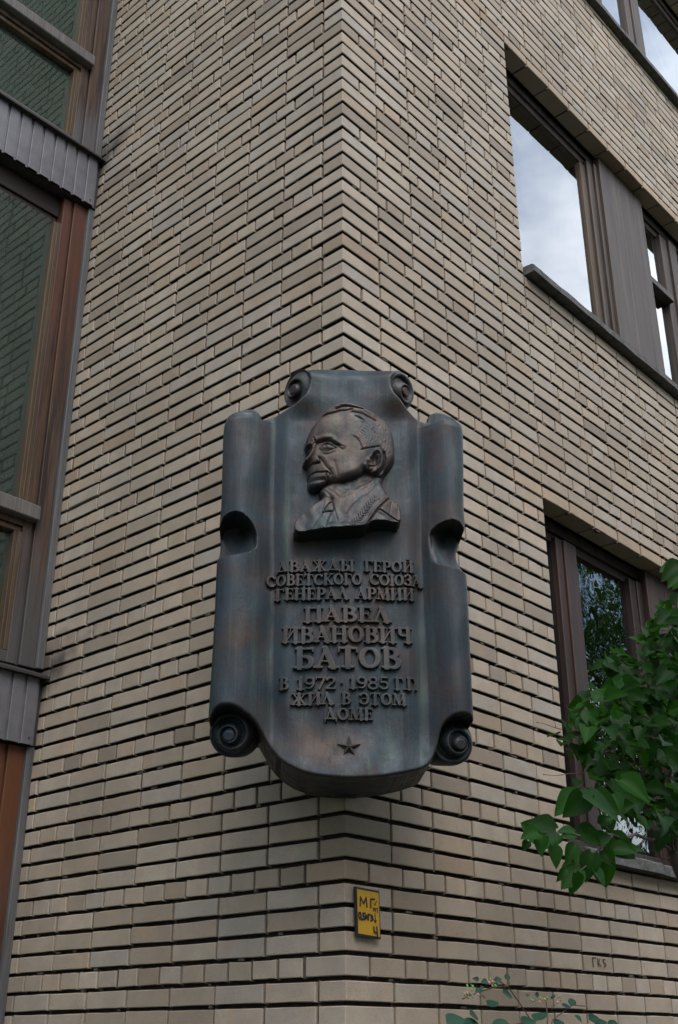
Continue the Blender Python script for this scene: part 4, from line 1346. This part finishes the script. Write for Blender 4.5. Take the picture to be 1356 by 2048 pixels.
LINES = [  # words: text, x0, x1, y top, y bottom (photo pixels of the letter faces)
    [('ДВАЖДЫ', 551, 708), ('ГЕРОЙ', 728, 829), 1120, 1142],
    [('СОВЕТСКОГО', 532, 724), ('СОЮЗА', 739, 846), 1147, 1169.5],
    [('ГЕНЕРАЛ', 549, 697), ('АРМИИ', 711, 830), 1175, 1198],
    [('ПАВЕЛ', 606, 781), 1213, 1243.5],
    [('ИВАНОВИЧ', 562, 825), 1253, 1284.5],
    [('БАТОВ', 587, 803), 1294, 1336],
    [('В', 557, 577), ('1972', 592, 672), ('·', 680, 687), ('1985', 697, 779), ('Г.Г.', 790, 838), 1353, 1378],
    [('ЖИЛ', 581, 667), ('В', 682, 702), ('ЭТОМ', 718, 814), 1385, 1409],
    [('ДОМЕ', 648, 747), 1416, 1440]]
for ln in LINES:
    yt, yb = ln[-2], ln[-1]
    for wd in ln[:-2]:
        txt, xa, xb = wd
        ws = [glyph(c)[0] for c in txt]
        tot = sum(ws)
        x = xa
        for c, wg in zip(txt, ws):
            x1 = x+(xb-xa)*wg/tot
            # letters sit on the bulging sheet, so those near its sides stand lower
            ub, vb = P((x+x1)/2, yb, 0.042)
            ua, _ = P(x, yb, 0.045); ue, _ = P(x1, yb, 0.045)
            ut, vt = P((x+x1)/2, yt, 0.042)
            kk = 1.0
            letter_mesh(c, ua+(ue-ua)*.01, vb, (ue-ua)*1.03, (vt-vb), 0)
            x = x1
print('letters', round(time.time()-T0, 1))
# star
su, sv = P(698, 1495, 0.045)
sm = MB(); pts = []
sw = float(body_surface(su, sv)[0])
for i in range(10):
    a = PI/2+i*PI/5; r = 0.041 if i % 2 == 0 else 0.0165
    pts.append((su+r*math.cos(a), sv+r*math.sin(a)))
vs = [(p_[0], -sw-0.004, p_[1]-VB) for p_ in pts]+[(p_[0], -sw+0.012, p_[1]-VB) for p_ in pts]+[(su, -sw-0.020, sv-VB)]
fs = []
for i in range(10):
    j = (i+1) % 10
    fs.append((i, j, 20)[::-1]); fs.append((i, j, 10+j, 10+i))
sm.add(vs, [f for f in fs]); so_ = sm.build('star', M['bronze'], T)
import bmesh
bm = bmesh.new(); bm.from_mesh(so_.data); bmesh.ops.recalc_face_normals(bm, faces=bm.faces); bm.to_mesh(so_.data); bm.free()

# ------------------------------------------------------------------ yellow marker plate and painted marks
SG = empty('marker_plate', (0.099, 0.0, 2.035))
tag(SG, 'small yellow metal marker plate hand-lettered in black, low on the brick corner', 'sign')
def plate_pt(a, b):   # a, b in 0..1 of the plate
    tl, tr, br, bl = (-0.066, 0.083), (0.062, 0.079), (0.066, -0.083), (-0.060, -0.078)
    x = (tl[0]*(1-a)+tr[0]*a)*b+(bl[0]*(1-a)+br[0]*a)*(1-b)
    z = (tl[1]*(1-a)+tr[1]*a)*b+(bl[1]*(1-a)+br[1]*a)*(1-b)
    return x, z
def plate(name, m0, m1, y0, y1, mat):
    m = MB(); c = []
    for a, b in ((m0, m0), (1-m0, m0), (1-m0, 1-m0), (m0, 1-m0)): c.append(plate_pt(a, b))
    vs = [(x, y0, z) for x, z in c]+[(x, y1, z) for x, z in c]
    m.add(vs, [(0, 1, 2, 3), (7, 6, 5, 4), (0, 4, 5, 1), (1, 5, 6, 2), (2, 6, 7, 3), (3, 7, 4, 0)])
    return m.build(name, mat, SG)
plate('border', 0.0, 0, -0.020, -0.010, M['black'])
plate('face', 0.045, 0, -0.0215, -0.0195, M['yellow'])
m = MB(); m.box((-0.03, -0.0105, -0.03), (0.03, 0.0, 0.03)); m.build('fixing', M['flash'], SG)
def strokes(name, lines, w, y, mapf, mat, parent):
    """brush lettering as flat ribbons with rounded ends"""
    m = MB()
    for i, pl in enumerate(lines):
        pts = [mapf(*p_) for p_ in pl]
        for a, b in zip(pts[:-1], pts[1:]):
            d = Vector((b[0]-a[0], b[1]-a[1])); L_ = d.length or 1e-6; d /= L_
            n = Vector((-d.y, d.x))*w/2
            ext = d*w*0.35
            q4 = [(a[0]-ext.x+n.x, a[1]-ext.y+n.y), (b[0]+ext.x+n.x, b[1]+ext.y+n.y), (b[0]+ext.x-n.x, b[1]+ext.y-n.y), (a[0]-ext.x-n.x, a[1]-ext.y-n.y)]
            yy = y-0.00008*len(m.v)/8
            m.add([(x, yy, z) for x, z in q4]+[(x, yy+0.0006, z) for x, z in q4], [(3, 2, 1, 0), (0, 1, 5, 4), (1, 2, 6, 5), (2, 3, 7, 6), (3, 0, 4, 7)])
    return m.build(name, mat, parent)
def sg(x, y):   # crop pixels (origin 490..650, 670..1010) -> plate
    return plate_pt((x-492)/158, 1-(y-668)/342)
strokes('lettering', [[(515, 800), (519, 738), (538, 780), (556, 735), (560, 800)], [(585, 800), (587, 740), (612, 736)],
                      [(508, 890), (503, 872), (506, 850), (514, 848), (518, 868), (514, 888), (508, 890)], [(519, 896), (523, 890)], [(546, 848), (531, 850), (531, 868), (545, 872), (543, 888), (528, 892)], [(549, 862), (556, 878)], [(556, 862), (549, 878)], [(564, 890), (565, 852), (574, 852)], [(581, 854), (594, 858), (586, 870), (596, 880), (582, 893)],
                      [(600, 935), (601, 968), (622, 972)], [(620, 930), (624, 1000)]], 0.0068, -0.0222, sg, M['black'], SG)
strokes('lettering', [[(608, 765), (613, 778), (626, 745)], [(600, 800), (606, 800), (602, 822)], [(610, 798), (611, 812), (617, 812)], [(618, 796), (618, 824)], [(624, 800), (630, 794), (631, 828)],
                      [(612, 835), (614, 895)], [(606, 884), (614, 900), (620, 884)]], 0.0034, -0.0222, sg, M['black'], SG)
def wl_(ox, oz, s): return lambda x, y: (ox+(x)*s, oz-(y)*s)
GK = strokes('painted_letters', [[(6, 92), (3, 8)], [(3, 8), (32, 6)], [(44, 14), (48, 84)], [(64, 12), (47, 50), (68, 80)], [(104, 14), (90, 16), (92, 44), (106, 50), (110, 66), (94, 84)]],
             0.0048, -0.0052, lambda x, y: (1.632+x*0.00105, 1.966-y*0.00044), M['black'], B)
strokes('painted_letters', [[(0, 0), (6, -4), (8, 8), (2, 12)], [(14, -4), (12, 6), (20, 6)], [(19, -6), (20, 14)], [(4, 30), (5, 44)], [(2, 52), (2, 62), (8, 62)], [(9, 50), (10, 74)]],
        0.0016, -0.0052, wl_(0.172, 2.055, 0.0009), M['black'], B)

# ------------------------------------------------------------------ plants
def leaf_mesh(name, L_, W_, heart, fold, curl, mat, n=6, pet=0.0):
    """blade in its own plane: base at origin, tip along +Y, unit size about 1"""
    vs = []; fs = []
    for i in range(n+1):
        t = i/n
        if heart == 2: wdt = math.sqrt(max(0, 1-(2*t-1)**2))*0.5
        else: wdt = 0.54*(math.sin(PI*min(1, t**0.62*1.0))**0.8)*(1.02-0.25*t) if 0 < t < 1 else 0
        if heart == 1 and i == 0: wdt = 0.16
        y = t*L_; z = -curl*t*t
        yb = y-(0.10*L_ if (heart == 1 and i == 0) else 0)
        vs += [(-wdt*W_, yb, z+fold*wdt), (-wdt*W_*.5, y, z+fold*wdt*.35), (0, y, z), (wdt*W_*.5, y, z+fold*wdt*.35), (wdt*W_, yb, z+fold*wdt)]
    for i in range(n):
        for j in range(4): fs.append((i*5+j, i*5+j+1, (i+1)*5+j+1, (i+1)*5+j))
    me = mesh_np(name, vs, fs, mat, True)
    return me
lilac = [leaf_mesh('leaf', 1.0, random.uniform(.72, .9), 1, random.uniform(.15, .6), random.uniform(.05, .4), M['leaf'], 7) for _ in range(6)]
ovate = [leaf_mesh('leaf', 1.0, random.uniform(.7, .8), 0, .2, random.uniform(0, .15), M['leaf_b'], 7) for _ in range(3)]
roundl = [leaf_mesh('leaf', 1.0, random.uniform(.85, 1.0), 2, random.uniform(.05, .3), random.uniform(-.1, .15), M['leaf_b'], 10) for _ in range(4)]

def orient(normal, tipdir):
    n = Vector(normal).normalized(); t = Vector(tipdir)
    t = (t-n*t.dot(n)).normalized()
    x = t.cross(n)
    return Matrix((x, t, n)).transposed().to_4x4()
def ray_at(px, py, yplane):
    d = _fw+_r2*(px-678)/FPX-_u2*(py-1024)/FPX
    t = (yplane-CAM[1])/d[1]
    return Vector(CAM+t*d)

view = Vector(-_fw)
LEAFN = {}
REST = {}
def place_leaf(me, parent, pos, size, tip, nrm, many=False):
    M4 = orient(nrm, tip)
    n_ = LEAFN.get(parent.name, 0)
    if many and n_ >= 245:                  # past the 300 largest: one joined mass of small leaves
        co = np.array([v.co[:] for v in me.vertices])@np.array(M4.to_3x3()).T*size+np.array(pos)
        REST.setdefault(parent.name, []).append((co, [tuple(p.vertices) for p in me.polygons]))
        return None
    LEAFN[parent.name] = n_+1
    o = bpy.data.objects.new('leaf', me)
    o.matrix_world = Matrix.Translation(pos) @ M4 @ Matrix.Scale(size, 4)
    COL.objects.link(o); o.parent = parent
    return o

SH = empty('lilac_shrub', (2.1, -0.95, 0))
tag(SH, 'leafy green shrub with heart-shaped leaves growing in front of the lower right window', 'shrub')
shm = SH.matrix_world.copy(); shi = Vector((-2.1, 0.95, 0))
# branch skeleton in image terms, then given depth
random.seed(23)
nleaf = 0
def branch(p0, p1, r0, r1, sag=0.0, n=7, mat='bark', parent=SH, name='branch', jit=.012):
    pts = []
    for i in range(n+1):
        t = i/n
        p = Vector(p0).lerp(Vector(p1), t)+Vector((random.uniform(-jit, jit), random.uniform(-jit, jit), random.uniform(-jit, jit)-sag*math.sin(PI*t)))*(1 if 0 < i < n else 0)
        pts.append(p)
    m = MB(); off = parent.location
    m.tube([q_-off for q_ in pts], [r0+(r1-r0)*i/n for i in range(n+1)], 7)
    m.build(name, M[mat], parent, True)
    return pts
foot = Vector((2.12, -0.95, 0.0))
hub = ray_at(1345, 1700, -0.85)
hub2 = ray_at(1352, 1450, -0.80)
branch(foot, hub, 0.030, 0.022); branch(foot+Vector((.06, .05, 0)), hub+Vector((.05, .03, -.02)), 0.02, 0.013)
branch(hub, hub2, 0.02, 0.012)
branch(hub2, ray_at(1360, 1180, -0.75), 0.012, 0.006)
clusters = [  # px, py, spread px, count, leaf size m, plane y
    (1345, 1225, 26, 12, .060, -.72), (1352, 1280, 20, 8, .058, -.7), (1300, 1275, 30, 12, .060, -.70), (1330, 1300, 36, 14, .060, -.78), (1250, 1325, 34, 11, .058, -.68), (1215, 1330, 22, 5, .056, -.66),
    (1300, 1360, 45, 18, .056, -.8), (1200, 1395, 30, 9, .058, -.7), (1240, 1400, 40, 16, .056, -.82), (1330, 1400, 40, 14, .055, -.85), (1155, 1430, 28, 7, .060, -.72),
    (1210, 1450, 44, 18, .056, -.8), (1290, 1450, 50, 22, .054, -.8), (1135, 1480, 24, 5, .058, -.74), (1200, 1510, 44, 16, .054, -.84), (1270, 1530, 50, 20, .052, -.9), (1335, 1500, 40, 14, .05, -.86),
    (1340, 1260, 40, 14, .058, -.85), (1350, 1350, 40, 14, .056, -.9), (1345, 1440, 40, 16, .054, -.95), (1345, 1540, 40, 16, .05, -.95), (1310, 1480, 50, 18, .052, -1.0), (1230, 1470, 50, 14, .054, -.95), (1300, 1600, 50, 16, .05, -1.0), (1340, 1620, 40, 14, .048, -1.0),
    (1190, 1560, 34, 10, .052, -.9), (1250, 1590, 44, 12, .05, -.95), (1325, 1580, 40, 12, .048, -.9), (1330, 1640, 40, 12, .045, -.9), (1345, 1680, 30, 7, .042, -.88)]
mains = []
for ci, (cx, cy, sp, cnt, sz, yp) in enumerate(clusters):
    c = ray_at(cx, cy, yp)
    src = hub2 if cy < 1480 else hub
    if ci % 2 == 0: branch(src, c, 0.0055, 0.0022, 0.03, 6)
    for i in range(int(cnt*1.5)):
        a = random.uniform(0, 2*PI); r = sp*1.08*math.sqrt(random.random())
        px_, py_ = cx+r*math.cos(a), cy+r*math.sin(a)*0.85
        if px_ > 1420: continue
        pos = ray_at(px_, py_, yp+random.uniform(-.12, .12))
        nr = Vector((random.gauss(-.25, .42), random.gauss(-.35, .45), random.gauss(.75, .35)))
        tip = (pos-c).normalized()*0.8+Vector((random.gauss(-.4, .5), random.gauss(-.5, .4), random.gauss(-.35, .35)))
        s = sz*random.uniform(.7, 1.3)*1.25
        place_leaf(random.choice(lilac), SH, pos-SH.location, s, tip, nr, True); nleaf += 1
        if i % 5 == 0: branch(c, pos, 0.0022, 0.0012, 0.0, 3, 'bark', jit=.004)
# large hanging leaves, nearest the lens
big = [  # base px, tip px, size m, plane y, normal bias
    ((1178, 1588), (1118, 1640), .115, -1.25), ((1165, 1592), (1265, 1640), .150, -1.25), ((1215, 1610), (1290, 1600), .10, -1.2), ((1225, 1588), (1240, 1640), .10, -1.2),
    ((1112, 1662), (1040, 1650), .075, -1.3), ((1150, 1665), (1108, 1668), .07, -1.3), ((1085, 1672), (1088, 1722), .085, -1.3), ((1078, 1668), (1035, 1690), .055, -1.3), ((1105, 1690), (1112, 1745), .07, -1.28),
    ((1165, 1665), (1210, 1690), .085, -1.27), ((1190, 1680), (1235, 1660), .085, -1.25), ((1235, 1690), (1275, 1722), .10, -1.2), ((1225, 1700), (1280, 1705), .095, -1.2),
    ((1150, 1690), (1130, 1730), .07, -1.3), ((1185, 1705), (1170, 1770), .10, -1.3), ((1160, 1740), (1118, 1790), .11, -1.3), ((1185, 1735), (1200, 1785), .10, -1.3), ((1150, 1745), (1160, 1792), .09, -1.33), ((1205, 1700), (1235, 1740), .08, -1.25),
    ((1130, 1740), (1115, 1765), .05, -1.3), ((1240, 1560), (1300, 1620), .12, -1.2), ((1200, 1650), (1225, 1620), .08, -1.25),
    ((1362, 1130), (1318, 1168), .105, -1.2), ((1368, 1150), (1330, 1180), .09, -1.15), ((1362, 1232), (1340, 1225), .07, -1.1)]
for b0, b1, s, yp in big+[((a_[0]+random.uniform(-22, 22), a_[1]+random.uniform(-14, 14)), (b_[0]+random.uniform(-26, 20), b_[1]+random.uniform(-24, 14)), c_*0.7, d_+0.06) for a_, b_, c_, d_ in big]:
    a = ray_at(*b0, yp)
    dpt = (Vector(CAM)-a).dot(view)*-1
    dpt = abs(dpt)
    d_ = Vector(_fw+_r2*(b1[0]-678)/FPX-_u2*(b1[1]-1024)/FPX)
    c = Vector(CAM)+d_*dpt*random.uniform(.99, 1.0)
    tip = c-a
    L_ = max(tip.length*0.88, s*0.35)
    nr = Vector((-.55, -.55, .25))+Vector((random.gauss(0, .25), random.gauss(0, .25), random.gauss(0, .25)))
    place_leaf(random.choice(lilac), SH, a-SH.location, L_, tip, nr); nleaf += 1
branch(hub, ray_at(1225, 1670, -1.2), 0.007, 0.004, -0.02, 7); branch(ray_at(1225, 1670, -1.2), ray_at(1088, 1665, -1.3), 0.004, 0.0015, 0.0, 6, jit=.006)
branch(ray_at(1225, 1670, -1.2), ray_at(1160, 1742, -1.3), 0.003, 0.0015, 0.0, 5, jit=.006); branch(ray_at(1225, 1670, -1.2), ray_at(1180, 1590, -1.24), 0.003, 0.0015, 0.0, 5, jit=.006)
branch(hub2, ray_at(1372, 1140, -1.2), 0.006, 0.003, 0.0, 5)
rv = []; rf = []; nb_ = 0
for co, fc in REST.get('lilac_shrub', []):
    rv.append(co); rf += [tuple(nb_+i for i in f_) for f_ in fc]; nb_ += len(co)
if rv:
    fo = link(bpy.data.objects.new('foliage', mesh_np('foliage', np.vstack(rv), rf, M['leaf'], True)), SH)
    fo['kind'] = 'stuff'
print('joined leaves', len(rv))
# bare twigs reaching left
branch(ray_at(1150, 1465, -.74), ray_at(1075, 1445, -.74), .0018, .0008, 0, 5, 'twig', jit=.004)
branch(ray_at(1112, 1455, -.74), ray_at(1108, 1442, -.74), .0012, .0006, 0, 2, 'twig', jit=.001)
branch(ray_at(1165, 1548, -.84), ray_at(1088, 1549, -.84), .0018, .0008, 0, 5, 'twig', jit=.004)
branch(ray_at(1165, 1548, -.84), ray_at(1185, 1525, -.84), .0018, .0012, 0, 3, 'twig', jit=.003)
for q_ in ((1075, 1445, -.74), (1088, 1549, -.84), (1108, 1442, -.74)):
    m = MB(); p_ = ray_at(*q_)-SH.location; m.tube([p_, p_+Vector((-.006, 0, .001))], [.0022, .0008], 6); m.build('bud', M['twig'], SH)
print('leaves', nleaf)

SB = empty('snowberry_bush', (0.75, -0.75, 0))
tag(SB, 'low plant with round blue-green leaves and tiny pink flowers at the bottom edge', 'plant')
YS = -0.75
def rl(px, py, size, tx, ty, yp=YS, nb=(-.3, -.6, .6)):
    a = ray_at(px, py, yp)
    t = ray_at(px+tx, py+ty, yp-0.01)-a
    nr = Vector(nb)+Vector((random.gauss(0, .2), random.gauss(0, .2), random.gauss(0, .2)))
    place_leaf(random.choice(roundl if random.random() < 0.45 else ovate), SB, a-SB.location, size, t, nr)
stems = [[(1085, 2120), (1062, 2040), (1035, 2000), (1015, 1972), (988, 1958)], [(1090, 2150), (1095, 2040), (1092, 1998)], [(1088, 2130), (1105, 2040), (1145, 2010), (1170, 2012)],
         [(1062, 2040), (1010, 2055)], [(985, 1975), (955, 1985), (925, 1998)], [(1015, 1972), (985, 1975)]]
for st in stems:
    m = MB(); pts = [ray_at(x_, y_, YS)-SB.location for x_, y_ in st]
    if st[0][1] > 2100: pts = [Vector((0.05, 0, 0))]+pts
    m.tube(pts, [0.0032]+[0.0018]*(len(pts)-1), 6); m.build('stem', M['twig'], SB, True)
for a in [(1005, 1985, .050, 38, 12), (1000, 1965, .025, 14, -6), (975, 1962, .022, -12, -10), (990, 1962, .02, 16, -8), (960, 1978, .024, -18, 8), (958, 1960, .02, -10, -12), (1010, 1957, .02, 10, -8),
          (975, 2012, .045, 46, 2), (893, 2048, .066, 48, -4), (940, 2030, .045, 40, -3), (925, 2058, .07, 50, 6), (1042, 2052, .058, 40, -6), (1070, 2042, .058, 45, 12), (1108, 2050, .045, 36, -4), (1125, 2012, .03, 20, 2),
          (1140, 2010, .028, 10, -16), (1150, 2030, .03, 8, 18), (1178, 2040, .05, 44, -6), (1190, 2050, .05, 40, 4), (1128, 2062, .05, 30, 10), (1155, 2064, .05, 30, 6), (985, 2062, .06, 40, 4), (1215, 2056, .04, 24, 4)]:
    rl(*a)
random.seed(5)
for cx, cy, rx, ry, n in ((950, 1980, 22, 12, 10), (1090, 1995, 34, 7, 14), (985, 1962, 16, 10, 5)):
    for i in range(n):
        p_ = ray_at(cx+random.uniform(-rx, rx), cy+random.uniform(-ry, ry), YS-.01)-SB.location
        m = MB(); m.tube([p_, p_+Vector((0.001, -.002, -.008))], [.0014, .0036], 6)
        m.build('flower' if i % 3 == 0 else 'bud', M['flower'] if i % 3 == 0 else M['bud_green'], SB, True)
        if i % 2 == 0: rl(cx+random.uniform(-rx, rx), cy+random.uniform(-ry, ry), .016, random.uniform(-12, 12), random.uniform(-8, 8))

# ------------------------------------------------------------------ trees across the yard: some mirrored, outer ring added to block horizon light
def tree_meshes(seed, height, crown_r, crown_z0, nleaf_, conic=False):
    rs = np.random.default_rng(seed); rnd = random.Random(seed)
    tm = MB()
    tm.tube([(0, 0, -0.1), (0.05, 0.02, height*.25), (-.03, .05, height*.5), (.04, 0, height*.85)], [.19, .15, .11, .03], 9)
    cl = []
    for i in range(46):
        f = rnd.random(); z = crown_z0+(height-crown_z0)*f
        rr = crown_r*((1-f)*1.0 if conic else math.sqrt(max(.05, 1-(2*f-1)**2*.92)))
        a = rnd.uniform(0, 2*PI); r = rr*math.sqrt(rnd.uniform(.15, 1))
        c = (r*math.cos(a), r*math.sin(a), z); cl.append(c)
        if i % 3 == 0: tm.tube([(0, 0, max(1, z-r*.7)), (c[0]*.5, c[1]*.5, z-r*.25), c], [.05, .03, .01], 5, False)
    per = nleaf_//len(cl)
    vs = []
    for c in cl:
        s = (0.55+.35*rnd.random())*(crown_r/3)
        ctr = np.array(c)+rs.normal(0, 1, (per, 3))*s*np.array([1, 1, .6])*.75
        d = rs.normal(0, 1, (per, 3)); d /= np.linalg.norm(d, axis=1)[:, None]
        e = np.cross(d, rs.normal(0, 1, (per, 3))); e /= np.linalg.norm(e, axis=1)[:, None]
        sz = rs.uniform(.05, .10, (per, 1))
        q_ = np.stack([ctr-d*sz, ctr+e*sz*.55, ctr+d*sz, ctr-e*sz*.55], 1)
        vs.append(q_.reshape(-1, 3))
    vs = np.vstack(vs); f = np.arange(len(vs)).reshape(-1, 4)
    cm = mesh_np('crown', vs, f, M['crown'])
    tmm = mesh_np('trunk', tm.v, tm.f, M['bark'], True)
    return tmm, cm
tA = tree_meshes(1, 9.2, 3.1, 1.6, 15000)
tB = tree_meshes(2, 15.5, 2.3, 3.0, 12000, True)
TREES = [  # x, y, kind, scale, label
    (9.6, -4.6, tA, .95, 'bushy green tree whose crown is mirrored in the lower right window'),
    (7.4, -7.6, tA, .80, 'green tree mirrored at the left edge of the lower right window'),
    (19.5, -7.2, tB, 1.0, 'tall pointed tree mirrored at the right edge of the upper window'),
    (1.0, -10.2, tA, 0.95, 'broad tree standing across the yard behind the viewer'),
    (-9.5, -12.0, tA, 1.05, 'full leafy tree shading the yard behind the viewer'),
    (-15.0, -3.5, tA, 1.0, 'leafy tree across the yard from the flank wall'),
    (-15.5, 5.0, tA, 1.05, 'leafy tree opposite the glazed stair bay'),
    (10.6, -5.9, tA, .42, 'low bushy tree added under the mirrored crown to block bright horizon in the pane'),  # low trees added to block the bright sky mirrored under the crown
    (12.2, -4.4, tA, .44, 'low bushy tree added behind the mirrored one to block bright horizon in the pane'),
    (8.4, -6.0, tA, .40, 'low bushy tree added at the left foot of the mirrored trees to block bright horizon'),
    (5.5, -14.5, tA, 1.15, 'unseen rounded tree added right of the yard axis to block horizon light'),  # outer ring from here, added to block light from the horizon
    (-3.8, -14.0, tA, 1.2, 'unseen rounded tree added directly behind the viewer to block horizon light'),
    (-13.0, -8.5, tA, 1.15, 'unseen rounded tree added in the far corner to block horizon light'),
    (13.5, -10.5, tA, 1.1, 'rounded tree added beside the mirrored pointed tree to block horizon light'),
    (-17.0, 0.8, tA, 1.15, 'unseen rounded tree added at the far left to block horizon light')]
for i, (x_, y_, (tm_, cm_), sc, lab) in enumerate(TREES):
    r_ = empty('broadleaf_tree' if cm_ is tA[1] else 'conical_tree', (x_, y_, 0), i*1.3)
    r_.scale = (sc, sc, sc)
    tag(r_, lab, 'tree', 'trees across the yard')
    link(bpy.data.objects.new('trunk', tm_), r_)
    link(bpy.data.objects.new('crown', cm_), r_)
print('done', round(time.time()-T0, 1))
